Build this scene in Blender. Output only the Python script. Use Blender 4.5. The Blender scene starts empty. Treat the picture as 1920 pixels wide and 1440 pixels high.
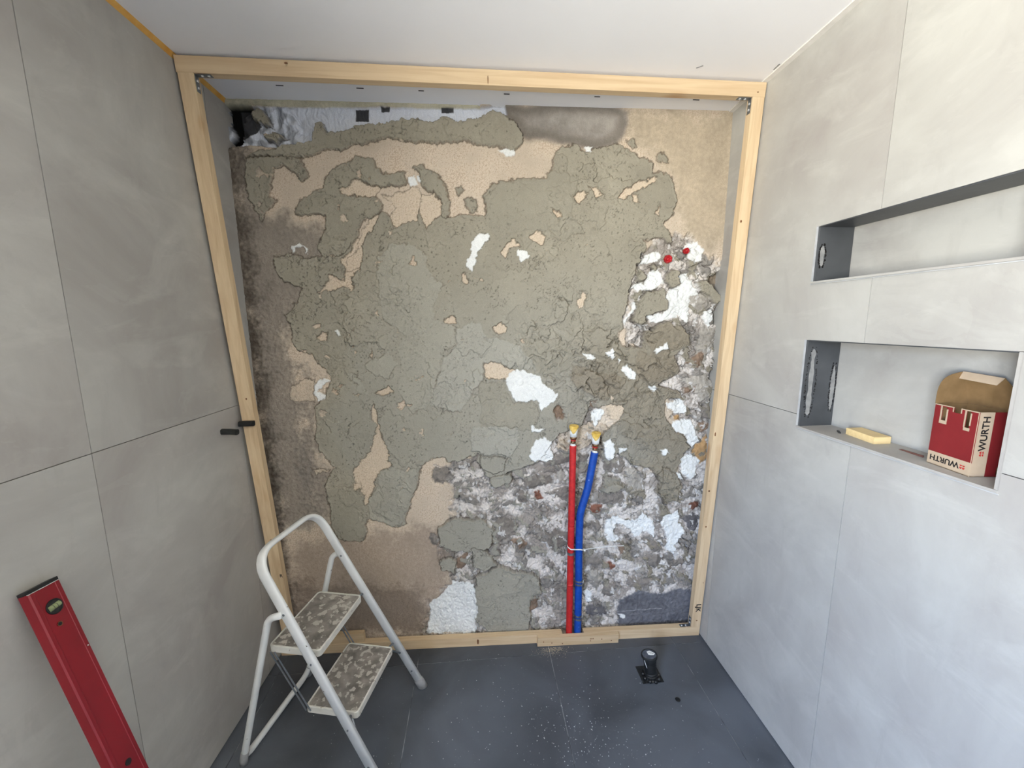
import bpy, bmesh, math, random
import numpy as np
from mathutils import Vector, Matrix, noise
random.seed(7)
sc = bpy.context.scene
COL = sc.collection

# ------------------------------------------------------------------ camera
yaw, pitch, roll = 0.0867, -0.1548, -0.007
fwd = Vector((math.sin(yaw)*math.cos(pitch), math.cos(yaw)*math.cos(pitch), math.sin(pitch)))
rgt = Vector((math.cos(yaw), -math.sin(yaw), 0)); up = rgt.cross(fwd)
r2 = rgt*math.cos(roll)+up*math.sin(roll); u2 = -rgt*math.sin(roll)+up*math.cos(roll)
cam = bpy.data.cameras.new('camera'); camo = bpy.data.objects.new('camera', cam); COL.objects.link(camo)
cam.sensor_fit = 'HORIZONTAL'; cam.sensor_width = 36; cam.lens = 750.632/1920*36; cam.clip_start = .01
M = Matrix((r2, u2, -fwd)).transposed().to_4x4(); M.translation = Vector((.9535, -1.5124, 1.5423))
camo.matrix_world = M; sc.camera = camo

# ------------------------------------------------------------------ world, window light, exposure
sc.view_settings.view_transform = 'Standard'; sc.view_settings.look = 'None'
sc.view_settings.exposure = 0.0; sc.view_settings.gamma = 1; sc.view_settings.use_curve_mapping = False
w = bpy.data.worlds.new('sky'); sc.world = w; w.use_nodes = True
nt = w.node_tree; nt.nodes.clear()
tc = nt.nodes.new('ShaderNodeTexCoord'); sx = nt.nodes.new('ShaderNodeSeparateXYZ'); cr = nt.nodes.new('ShaderNodeValToRGB')
mr = nt.nodes.new('ShaderNodeMapRange'); mr.inputs[1].default_value = -1; mr.inputs[2].default_value = 1
bg = nt.nodes.new('ShaderNodeBackground'); wo = nt.nodes.new('ShaderNodeOutputWorld')
nt.links.new(tc.outputs['Generated'], sx.inputs[0]); nt.links.new(sx.outputs[2], mr.inputs[0]); nt.links.new(mr.outputs[0], cr.inputs[0])
nt.links.new(cr.outputs[0], bg.inputs[0]); nt.links.new(bg.outputs[0], wo.inputs[0])
e = cr.color_ramp.elements
e[0].position = 0.0; e[0].color = (1.35, 1.33, 1.25, 1)
e[1].position = 1.0; e[1].color = (.36, .54, 1.0, 1)
for pos, c in ((.47, (1.15, 1.14, 1.08, 1)), (.53, (.64, .76, .94, 1)), (.7, (.47, .64, 1.0, 1))):
    x = e.new(pos); x.color = c
bg.inputs[1].default_value = 51.5
def portal(name, loc, rot, sx_, sy_):
    l = bpy.data.lights.new(name, 'AREA'); l.shape = 'RECTANGLE'; l.size = sx_; l.size_y = sy_; l.cycles.is_portal = True
    o = bpy.data.objects.new(name, l); COL.objects.link(o); o.location = loc; o.rotation_euler = rot
WIN_L = (-3.30, -1.95, .80, 2.15)     # window in the left wall behind the camera: y0,y1,z0,z1
YR = -3.5
portal('window_light', (-.30, -2.625, 1.475), (0, math.radians(-90), 0), 1.35, 1.35)
# ------------------------------------------------------------------ materials
def s2l(c): return tuple(((v/255)/12.92 if v/255 <= .04045 else ((v/255+.055)/1.055)**2.4) for v in c)
def mat(name, col, col2=None, scale=20, rough=.6, bump=0, bscale=120, metal=0, stretch=(1,1,1), detail=6, spots=None, spec=.5, lo=.35, hi=.65, dist=0, low=0):
    m = bpy.data.materials.new(name); m.use_nodes = True; t = m.node_tree; N = t.nodes; L = t.links
    b = N['Principled BSDF']; b.inputs['Roughness'].default_value = rough; b.inputs['Metallic'].default_value = metal
    b.inputs['Specular IOR Level'].default_value = spec
    tc = N.new('ShaderNodeTexCoord'); mp = N.new('ShaderNodeMapping'); mp.inputs['Scale'].default_value = stretch
    L.new(tc.outputs['Object'], mp.inputs[0])
    c1 = (*s2l(col), 1); c2 = (*s2l(col2 or col), 1)
    nz = N.new('ShaderNodeTexNoise'); nz.inputs['Scale'].default_value = scale; nz.inputs['Detail'].default_value = detail; nz.inputs['Distortion'].default_value = dist
    L.new(mp.outputs[0], nz.inputs['Vector'])
    r = N.new('ShaderNodeValToRGB'); r.color_ramp.elements[0].position = lo; r.color_ramp.elements[1].position = hi
    r.color_ramp.elements[0].color = c1; r.color_ramp.elements[1].color = c2
    L.new(nz.outputs[0], r.inputs[0]); out = r.outputs[0]
    if low:
        n3 = N.new('ShaderNodeTexNoise'); n3.inputs['Scale'].default_value = low; n3.inputs['Detail'].default_value = 2; L.new(tc.outputs['Object'], n3.inputs['Vector'])
        q = N.new('ShaderNodeMapRange'); q.inputs[1].default_value = .3; q.inputs[2].default_value = .7; q.inputs[3].default_value = .86; q.inputs[4].default_value = 1.08
        L.new(n3.outputs[0], q.inputs[0]); vm = N.new('ShaderNodeVectorMath'); vm.operation = 'SCALE'; L.new(out, vm.inputs[0]); L.new(q.outputs[0], vm.inputs[3]); out = vm.outputs[0]
    if spots:
        sc_, thr, c3 = spots
        n2 = N.new('ShaderNodeTexNoise'); n2.inputs['Scale'].default_value = sc_; n2.inputs['Detail'].default_value = 4; L.new(mp.outputs[0], n2.inputs['Vector'])
        g = N.new('ShaderNodeMapRange'); g.inputs[1].default_value = thr; g.inputs[2].default_value = thr+.03; L.new(n2.outputs[0], g.inputs[0])
        mx = N.new('ShaderNodeMix'); mx.data_type = 'RGBA'; L.new(g.outputs[0], mx.inputs[0]); L.new(out, mx.inputs[6]); mx.inputs[7].default_value = (*s2l(c3), 1); out = mx.outputs[2]
    L.new(out, b.inputs['Base Color'])
    if bump:
        n4 = N.new('ShaderNodeTexNoise'); n4.inputs['Scale'].default_value = bscale; n4.inputs['Detail'].default_value = 5; L.new(mp.outputs[0], n4.inputs['Vector'])
        bp = N.new('ShaderNodeBump'); bp.inputs['Strength'].default_value = bump; bp.inputs['Distance'].default_value = .002
        L.new(n4.outputs[0], bp.inputs['Height']); L.new(bp.outputs[0], b.inputs['Normal'])
    return m

def tile_mat(name, base, light, dark, rough=.55, seed=0):
    """large format concrete-look porcelain: clouds, broad trowel smears and faint streaks"""
    m = bpy.data.materials.new(name); m.use_nodes = True; t = m.node_tree; N = t.nodes; L = t.links
    b = N['Principled BSDF']; b.inputs['Roughness'].default_value = rough; b.inputs['Specular IOR Level'].default_value = .35
    tc = N.new('ShaderNodeTexCoord')
    def nz(scale, detail, stretch=(1,1,1), rot=(0,0,0), dist=0.0):
        mp = N.new('ShaderNodeMapping'); mp.inputs['Scale'].default_value = stretch; mp.inputs['Rotation'].default_value = rot; mp.inputs['Location'].default_value = (seed, seed*.7, 0)
        L.new(tc.outputs['Object'], mp.inputs[0]); n = N.new('ShaderNodeTexNoise'); n.inputs['Scale'].default_value = scale; n.inputs['Detail'].default_value = detail; n.inputs['Distortion'].default_value = dist
        n.inputs['Roughness'].default_value = .62
        L.new(mp.outputs[0], n.inputs['Vector']); return n.outputs[0]
    def rng(s, a, c, lo=0, hi=1):
        g = N.new('ShaderNodeMapRange'); g.inputs[1].default_value = a; g.inputs[2].default_value = c; g.inputs[3].default_value = lo; g.inputs[4].default_value = hi; L.new(s, g.inputs[0]); return g.outputs[0]
    def mix(f, a, bcol):
        x = N.new('ShaderNodeMix'); x.data_type = 'RGBA'; L.new(f, x.inputs[0])
        for s, v in ((6, a), (7, bcol)):
            if isinstance(v, tuple): x.inputs[s].default_value = (*s2l(v), 1)
            else: L.new(v, x.inputs[s])
        return x.outputs[2]
    clouds = nz(2.2, 7, (1, 1, 1), (0, 0, 0), .6)
    o = mix(rng(clouds, .34, .64), dark, base)
    smear = nz(5, 8, (1, .55, 1.3), (.6, .3, .2), 1.2)
    o = mix(rng(smear, .52, .74, 0, .38), o, light)
    blot = nz(9, 8, (1, 1.6, .6), (.9, 0, 0), .8)
    o = mix(rng(blot, .56, .74, 0, .45), o, dark)
    vein = nz(3.1, 6, (1, 1, 2.0), (.5, 0, 0), 1.8)
    o = mix(rng(vein, .585, .60, 0, .08), o, light)
    L.new(o, b.inputs['Base Color'])
    bp = N.new('ShaderNodeBump'); bp.inputs['Strength'].default_value = .18; bp.inputs['Distance'].default_value = .0025
    L.new(nz(24, 6, (1, 1.3, .7), (.5, 0, 0), .5), bp.inputs['Height']); L.new(bp.outputs[0], b.inputs['Normal'])
    return m

M_TILE = tile_mat('porcelain_concrete_look', (180, 178, 171), (200, 199, 191), (160, 155, 149))
M_TILE2 = tile_mat('porcelain_concrete_look_b', (178, 176, 169), (198, 197, 189), (158, 154, 148), seed=3.3)
M_DARK = mat('anthracite_tile', (62, 64, 66), (78, 80, 82), scale=6, rough=.45, bump=.2, bscale=40)
M_DARKW = mat('anthracite_tile_adhesive', (62, 64, 66), (78, 80, 82), scale=6, rough=.5, bump=.2, bscale=40)
M_FLOOR = mat('slate_floor_tile', (66, 70, 76), (88, 93, 100), scale=3.2, detail=9, rough=.5, bump=.25, bscale=45, low=1.7, dist=.6, spots=(160, .705, (140, 145, 150)))
M_FLOOR2 = mat('slate_floor_tile_b', (64, 68, 74), (84, 89, 96), scale=3.6, detail=9, rough=.5, bump=.25, bscale=45, low=1.4, dist=.8, spots=(160, .71, (140, 145, 150)))
M_JOINT = mat('floor_joint', (70, 72, 76), (150, 152, 155), scale=14, rough=.9, lo=.42, hi=.62)
M_JOINTL = mat('wall_joint', (158, 153, 142), (176, 172, 162), scale=30, rough=.9)
M_CEIL = mat('gypsum_board_white', (244, 243, 243), (247, 246, 246), scale=3, rough=.85, bump=.06, bscale=60)
M_PLAST = mat('raw_plaster', (112, 108, 102), (128, 123, 116), scale=5, rough=.9)
M_STRIP = mat('yellow_edge_strip', (196, 142, 62), (214, 168, 90), scale=18, rough=.8, bump=.3)
M_FILL = mat('joint_filler', (216, 212, 204), (228, 224, 216), scale=25, rough=.9, bump=.3)
M_BLACK = mat('black_plastic', (16, 17, 17), (24, 25, 25), scale=60, rough=.5)
M_BLACKW = mat('black_rubber_worn', (18, 20, 20), (34, 36, 35), scale=90, rough=.6, spots=(140, .68, (96, 98, 94)))
M_ZINC = mat('zinc_steel', (120, 126, 130), (148, 152, 155), scale=40, rough=.4, metal=.85)
M_SCREW = mat('screw_head', (215, 216, 214), (235, 235, 232), scale=80, rough=.25, metal=.6)
M_WHITE = mat('white_lacquer', (214, 216, 214), (224, 225, 222), scale=14, rough=.38, bump=.1, bscale=90, spots=(46, .70, (92, 84, 72)))
M_CREAM = mat('white_lacquer_dirty', (196, 194, 184), (216, 214, 206), scale=18, rough=.45, spots=(60, .66, (120, 108, 92)))
M_GREYF = mat('grey_rubber', (128, 128, 128), (146, 146, 146), scale=30, rough=.7)
M_MAT = mat('plaster_dusted_tread', (108, 103, 97), (150, 144, 136), scale=22, detail=9, rough=.85, bump=.5, bscale=130, spots=(48, .56, (178, 172, 162)), low=6)
M_RED = mat('red_powder_coat', (118, 14, 26), (130, 18, 30), scale=8, rough=.45)
M_REDH = mat('red_corrugated_sleeve', (178, 28, 30), (200, 40, 38), scale=60, rough=.55, bump=.5, bscale=150)
M_BLUEH = mat('blue_corrugated_sleeve', (2, 62, 150), (6, 76, 170), scale=60, rough=.5, bump=.5, bscale=150, spots=(70, .71, (190, 205, 225)))
M_PVC = mat('white_plug_plastic', (226, 228, 224), (236, 238, 234), scale=20, rough=.35)
M_HEMP = mat('yellow_hemp_paste', (206, 168, 70), (232, 202, 120), scale=50, rough=.9, bump=1, bscale=150)
M_BRASS = mat('weathered_brass', (112, 84, 60), (140, 108, 76), scale=40, rough=.4, metal=.7)
M_REDRING = mat('red_ring', (170, 40, 30), (190, 55, 42), scale=40, rough=.35)
M_CARD = mat('brown_cardboard', (118, 92, 56), (132, 104, 68), scale=30, rough=.9, bump=.2, bscale=60)
M_CARDL = mat('beige_cardboard_print', (172, 152, 128), (182, 162, 138), scale=20, rough=.8)
M_CARDR = mat('red_cardboard_print', (116, 20, 24), (126, 27, 30), scale=12, rough=.65)
M_SMEAR = mat('adhesive_grey', (128, 128, 126), (150, 149, 145), scale=40, rough=.9, bump=.4)
M_EDGE = mat('edge_metal', (176, 178, 178), (196, 197, 196), scale=30, rough=.5, metal=.2)
M_INK = mat('black_ink', (24, 20, 20), rough=.7)
M_INKR = mat('red_ink', (176, 44, 40), rough=.7)
M_BLOCK = mat('pale_yellow_wood', (224, 196, 140), (234, 208, 154), scale=8, stretch=(1, 14, 14), rough=.7, bump=.2)
M_VIAL = mat('vial_liquid', (128, 138, 98), (156, 164, 126), scale=20, rough=.2)
M_DUST = mat('sawdust', (205, 186, 150), (222, 208, 180), scale=60, rough=.95)
M_CHIP = mat('plaster_crumb', (176, 178, 180), (200, 200, 198), scale=60, rough=.95)
M_CONC = mat('substrate', (150, 146, 140), (165, 160, 152), scale=10, rough=.95)
M_REDCAP = mat('red_plastic_cap', (158, 14, 22), (176, 24, 32), scale=30, rough=.35)

def wood(name, axis, a=(198, 170, 134), b_=(214, 190, 154), seed=0):
    m = bpy.data.materials.new(name); m.use_nodes = True; t = m.node_tree; N = t.nodes; L = t.links
    b = N['Principled BSDF']; b.inputs['Roughness'].default_value = .72; b.inputs['Specular IOR Level'].default_value = .3
    tc = N.new('ShaderNodeTexCoord'); mp = N.new('ShaderNodeMapping'); s = [26, 26, 26]; s[axis] = 1.1
    mp.inputs['Scale'].default_value = s; mp.inputs['Location'].default_value = (seed, seed, seed); L.new(tc.outputs['Object'], mp.inputs[0])
    n = N.new('ShaderNodeTexNoise'); n.inputs['Scale'].default_value = 2.2; n.inputs['Detail'].default_value = 5; n.inputs['Distortion'].default_value = .8; L.new(mp.outputs[0], n.inputs['Vector'])
    r = N.new('ShaderNodeValToRGB'); r.color_ramp.elements[0].position = .3; r.color_ramp.elements[1].position = .62
    r.color_ramp.elements[0].color = (*s2l(a), 1); r.color_ramp.elements[1].color = (*s2l(b_), 1); L.new(n.outputs[0], r.inputs[0])
    mp2 = N.new('ShaderNodeMapping'); s = [7, 7, 7]; s[axis] = 3.2; mp2.inputs['Scale'].default_value = s; mp2.inputs['Location'].default_value = (seed*3, 1, 2); L.new(tc.outputs['Object'], mp2.inputs[0])
    v = N.new('ShaderNodeTexNoise'); v.inputs['Scale'].default_value = 1.4; v.inputs['Detail'].default_value = 1; L.new(mp2.outputs[0], v.inputs['Vector'])
    g = N.new('ShaderNodeMapRange'); g.inputs[1].default_value = .66; g.inputs[2].default_value = .80; g.inputs[4].default_value = .7; L.new(v.outputs[0], g.inputs[0])
    x = N.new('ShaderNodeMix'); x.data_type = 'RGBA'; L.new(g.outputs[0], x.inputs[0]); L.new(r.outputs[0], x.inputs[6]); x.inputs[7].default_value = (*s2l((168, 118, 70)), 1)
    L.new(x.outputs[2], b.inputs['Base Color'])
    bp = N.new('ShaderNodeBump'); bp.inputs['Strength'].default_value = .25; bp.inputs['Distance'].default_value = .001; L.new(n.outputs[0], bp.inputs['Height']); L.new(bp.outputs[0], b.inputs['Normal'])
    return m
M_WX = wood('spruce_batten_x', 0); M_WZ = wood('spruce_batten_z', 2, seed=1.7); M_WX2 = wood('spruce_offcut', 0, (190, 162, 126), (208, 184, 148), 4.1)
M_KNOT = mat('knot', (96, 62, 36), (130, 88, 52), scale=60, rough=.8)

# ------------------------------------------------------------------ helpers
def empty(name, loc=(0,0,0), label=None, cat=None, group=None, kind=None):
    o = bpy.data.objects.new(name, None); COL.objects.link(o); o.location = loc; o.empty_display_size = .05
    tag(o, label, cat, group, kind); return o
def tag(o, label=None, cat=None, group=None, kind=None):
    for k, v in (('label', label), ('category', cat), ('group', group), ('kind', kind)):
        if v: o[k] = v
    return o
def obj(name, bm, m, parent=None, smooth=False, bevel=0):
    if bevel: bmesh.ops.bevel(bm, geom=[e for e in bm.edges if e.is_manifold and e.calc_face_angle(0) > .6], offset=bevel, segments=2, affect='EDGES', profile=.7)
    bmesh.ops.recalc_face_normals(bm, faces=bm.faces)
    me = bpy.data.meshes.new(name); bm.to_mesh(me); bm.free()
    me.materials.append(m)
    if smooth: me.polygons.foreach_set('use_smooth', [True]*len(me.polygons))
    o = bpy.data.objects.new(name, me); COL.objects.link(o)
    if parent:
        o.parent = parent
        o.matrix_parent_inverse = Matrix.Translation(-wloc(parent))
    return o
def wloc(o):
    v = o.location.copy()
    return v
def hexa(bm, p):   # 8 points: bottom ring 0-3, top ring 4-7
    v = [bm.verts.new(q) for q in p]
    for f in ((0,3,2,1), (4,5,6,7), (0,1,5,4), (1,2,6,5), (2,3,7,6), (3,0,4,7)): bm.faces.new([v[i] for i in f])
def box(bm, a, b):
    (x0,y0,z0), (x1,y1,z1) = a, b
    hexa(bm, [(x0,y0,z0), (x1,y0,z0), (x1,y1,z0), (x0,y1,z0), (x0,y0,z1), (x1,y0,z1), (x1,y1,z1), (x0,y1,z1)])
def BM(): return bmesh.new()
def obox(c, ax, ay, az, hx, hy, hz, bm=None):
    bm = bm or BM(); c = Vector(c)
    P = [c+ax*sx*hx+ay*sy*hy+az*sz*hz for sz in (-1,1) for sx, sy in ((-1,-1), (1,-1), (1,1), (-1,1))]
    hexa(bm, P); return bm
def cyl(bm, p, q, r, r1=None, n=20):
    p = Vector(p); q = Vector(q); d = (q-p).normalized(); a = d.orthogonal().normalized(); b = d.cross(a); r1 = r if r1 is None else r1
    R = [[bm.verts.new(c+a*rr*math.cos(2*math.pi*i/n)+b*rr*math.sin(2*math.pi*i/n)) for i in range(n)] for c, rr in ((p, r), (q, r1))]
    for i in range(n): bm.faces.new((R[0][i], R[0][(i+1)%n], R[1][(i+1)%n], R[1][i]))
    bm.faces.new(R[0]); bm.faces.new(R[1][::-1])
def lathe(bm, p, d, prof, n=24):
    """prof: list of (distance along d, radius)"""
    p = Vector(p); d = Vector(d).normalized(); a = d.orthogonal().normalized(); b = d.cross(a); rings = []
    for h, r in prof:
        rings.append([bm.verts.new(p+d*h+a*r*math.cos(2*math.pi*i/n)+b*r*math.sin(2*math.pi*i/n)) for i in range(n)])
    for A, B in zip(rings, rings[1:]):
        for i in range(n): bm.faces.new((A[i], A[(i+1)%n], B[(i+1)%n], B[i]))
    bm.faces.new(rings[0]); bm.faces.new(rings[-1][::-1])
def sweep(bm, pts, prof, ref, closed_ends=True):
    """pts path, prof list of (a,b) offsets: a along ref-cross direction in the path plane, b along ref"""
    pts = [Vector(p) for p in pts]; rings = []; ref = Vector(ref).normalized()
    for i, p in enumerate(pts):
        t = (pts[min(i+1, len(pts)-1)]-pts[max(i-1, 0)]).normalized(); b = (ref-t*ref.dot(t)).normalized(); a = t.cross(b)
        rings.append([bm.verts.new(p+a*x+b*y) for x, y in prof])
    n = len(prof)
    for A, B in zip(rings, rings[1:]):
        for i in range(n): bm.faces.new((A[i], A[(i+1)%n], B[(i+1)%n], B[i]))
    if closed_ends: bm.faces.new(rings[0]); bm.faces.new(rings[-1][::-1])
def oval(a, b, n=20, e=2.6):
    return [(a*math.copysign(abs(math.cos(t))**(2/e), math.cos(t)), b*math.copysign(abs(math.sin(t))**(2/e), math.sin(t))) for t in (2*math.pi*i/n for i in range(n))]
def fillet(P, r, n=7):
    """round the inner corners of a polyline"""
    P = [Vector(p) for p in P]; out = [P[0]]
    for i in range(1, len(P)-1):
        a, b, c = P[i-1], P[i], P[i+1]; rr = r[i] if isinstance(r, (list, tuple)) else r
        if rr <= 0: out.append(b); continue
        d1 = (a-b).normalized(); d2 = (c-b).normalized(); ang = d1.angle(d2); tl = min(rr/math.tan(ang/2), (a-b).length*.49, (c-b).length*.49)
        p = b+d1*tl; q = b+d2*tl
        for k in range(n+1):
            t = k/n; out.append(p*(1-t)**2+b*2*t*(1-t)+q*t*t)
    out.append(P[-1]); return out
def text(s, size, m, parent, mw, name='lettering', bold=.0):
    c = bpy.data.curves.new('t', 'FONT'); c.body = s; c.size = size; c.extrude = .0002; c.offset = bold; c.align_x = 'CENTER'; c.align_y = 'CENTER'
    o = bpy.data.objects.new('t', c); COL.objects.link(o); bpy.context.view_layer.update()
    me = bpy.data.meshes.new_from_object(o.evaluated_get(bpy.context.evaluated_depsgraph_get())); bpy.data.objects.remove(o); me.name = name
    me.transform(mw); me.materials.clear(); me.materials.append(m)
    q = bpy.data.objects.new(name, me); COL.objects.link(q); q.parent = parent; q.matrix_parent_inverse = Matrix.Translation(-wloc(parent)); return q

def facemat(o, xdir, ydir, n_):
    m_ = Matrix((xdir, ydir, n_)).transposed().to_4x4(); m_.translation = o; return m_
AL, AR, W, H, CS = .0339, .0066, 2.0252, 2.4, -.0279
fl = lambda s, t, o: (AL*s+o, s, t)            # left wall surface (o towards the room)
fr = lambda s, t, o: (W+AR*s-o, s, t)          # right wall surface
def slab(f, s0, s1, t0, t1, of, ob, holes=(), tf=None):
    """solid plate on surface map f, rectangular s,t extent minus rectangular holes; of front offset, ob back offset"""
    S = sorted({s0, s1, *[min(max(v, s0), s1) for h in holes for v in h[:2]]}); T = sorted({t0, t1, *[min(max(v, t0), t1) for h in holes for v in h[2:]]})
    bm = BM(); V = {}
    def vert(i, j, k):
        if (i, j, k) not in V: V[i, j, k] = bm.verts.new(f(S[i], T[j] if tf is None else tf(S[i], T[j]), (of, ob)[k]))
        return V[i, j, k]
    def solid(i, j):
        if not (0 <= i < len(S)-1 and 0 <= j < len(T)-1): return False
        cs, ct = (S[i]+S[i+1])/2, (T[j]+T[j+1])/2
        return not any(h[0] < cs < h[1] and h[2] < ct < h[3] for h in holes)
    for i in range(len(S)-1):
        for j in range(len(T)-1):
            if not solid(i, j): continue
            for k in (0, 1): bm.faces.new([vert(i, j, k), vert(i+1, j, k), vert(i+1, j+1, k), vert(i, j+1, k)])
            for di, dj, a, b in ((-1, 0, (i, j), (i, j+1)), (1, 0, (i+1, j), (i+1, j+1)), (0, -1, (i, j), (i+1, j)), (0, 1, (i, j+1), (i+1, j+1))):
                if not solid(i+di, j+dj): bm.faces.new([vert(*a, 0), vert(*b, 0), vert(*b, 1), vert(*a, 1)])
    return bm
def struct(name, bm, m, **k):
    return tag(obj(name, bm, m, **k), kind='structure')

# ------------------------------------------------------------------ room shell
ceil_z = lambda y: H+CS*y
YB = .34
# ceiling board (sloping very slightly) and its screw slots
bm = BM(); hexa(bm, [(-.3, YR-.2, ceil_z(YR-.2)), (2.4, YR-.2, ceil_z(YR-.2)), (2.4, YB+.1, ceil_z(YB+.1)), (-.3, YB+.1, ceil_z(YB+.1)),
    (-.3, YR-.2, ceil_z(YR-.2)+.08), (2.4, YR-.2, ceil_z(YR-.2)+.08), (2.4, YB+.1, ceil_z(YB+.1)+.08), (-.3, YB+.1, ceil_z(YB+.1)+.08)])
ceiling = struct('ceiling', bm, M_CEIL)
for x, y, l, a in ((1.734, -.051, .022, -.7), (.259, .159, .026, 0), (.544, .155, .026, 0), (.766, .155, .02, 0), (1.086, .153, .022, 0), (1.435, .146, .022, 0), (1.829, .139, .026, 0), (2.0, -.07, .03, 1.5)):
    bm = obox((x, y, ceil_z(y)-.0003), Vector((math.cos(a), math.sin(a), 0)), Vector((-math.sin(a), math.cos(a), 0)), Vector((0, 0, 1)), l/2, .002, .0008)
    obj('fixing_mark', bm, M_INK if a == 0 else M_GREYF, ceiling)
# floor: screed base plus separate tiles
bm = BM(); box(bm, (-.3, YR-.2, -.12), (2.4, YB+.1, -.0015)); floor = struct('floor', bm, M_JOINT)
xs = [-.26, .045, .655, 1.266, 1.876, 2.3]; ys = [YR-.1, -2.278, -1.075, .128, YB+.05]; g = .0015
k = 0
for i in range(len(xs)-1):
    for j in range(len(ys)-1):
        bm = BM(); box(bm, (xs[i]+g, ys[j]+g, -.012), (xs[i+1]-g, ys[j+1]-g, 0))
        obj('floor_tile', bm, (M_FLOOR, M_FLOOR2)[k % 2], floor); k += 1
# left wall with window opening behind the camera
hw = (WIN_L[0], WIN_L[1], WIN_L[2], WIN_L[3])
wl = struct('wall_left', slab(fl, YR-.1, YB, -.05, H+.16, -.010, -.22, [hw]), M_JOINTL)
js = [YR-.05, -3.457, -2.857, -2.257, -1.657, -1.057, -.457, .143, YB]
for i in range(len(js)-1):
    for t0, t1 in ((.004, 1.222), (1.222, 2.386)):
        g = .0011
        hh = [hw] if js[i] < hw[1] and js[i+1] > hw[0] else []
        if js[i] >= hw[0] and js[i+1] <= hw[1] and t0 < hw[2] and t1 > hw[3]: pass
        top = (lambda s, t: t if t < 2.38 else ceil_z(s)-.016)
        b_ = slab(fl, js[i]+g, js[i+1]-g, t0+g, t1-(g if t1 < 2 else 0), 0, -.0095, hh, tf=top)
        obj('wall_tile', b_, (M_TILE, M_TILE2)[(i+(t0 > 1)) % 2], wl)
# yellow edge strip between wall tiles and ceiling on the left
bm = BM(); P = []
for z_, dz in ((0, -.017), (1, .002)):
    P += [(AL*YR-.009, YR, ceil_z(YR)+dz), (AL*YR-.0015, YR, ceil_z(YR)+dz), (AL*YB-.0015, YB, ceil_z(YB)+dz), (AL*YB-.009, YB, ceil_z(YB)+dz)]
P2 = [P[0], P[1], P[2], P[3], P[4], (P[5][0]+.010, P[5][1], P[5][2]), (P[6][0]+.010, P[6][1], P[6][2]), P[7]]
hexa(bm, P2); struct('trim_1', bm, M_STRIP)
# right wall with two niches
NU = (-.82, -.29, 1.655, 1.829); NL = (-.82, -.29, 1.184, 1.477); ND = .118
wr = struct('wall_right', slab(fr, YR-.1, YB, -.05, H+.16, -.010, -.013-ND, [NU, NL]), M_JOINTL)
b_ = slab(fr, YR-.1, YB, -.05, H+.16, -.0135-ND, -.22); obj('wall_backing', b_, M_CONC, wr)
js = [YR-.05, -3.489, -2.889, -2.289, -1.689, -1.089, -.489, .111, YB]
for i in range(len(js)-1):
    for t0, t1 in ((.004, 1.228), (1.228, 2.392)):
        g = .0010; top = (lambda s, t: t if t < 2.38 else ceil_z(s)-.006)
        hh = [h for h in (NU, NL) if js[i] < h[1] and js[i+1] > h[0]]
        obj('wall_tile', slab(fr, js[i]+g, js[i+1]-g, t0+g, t1-(g if t1 < 2 else 0), 0, -.0095, hh, tf=top), (M_TILE2, M_TILE)[(i+(t0 > 1)) % 2], wr)
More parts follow.
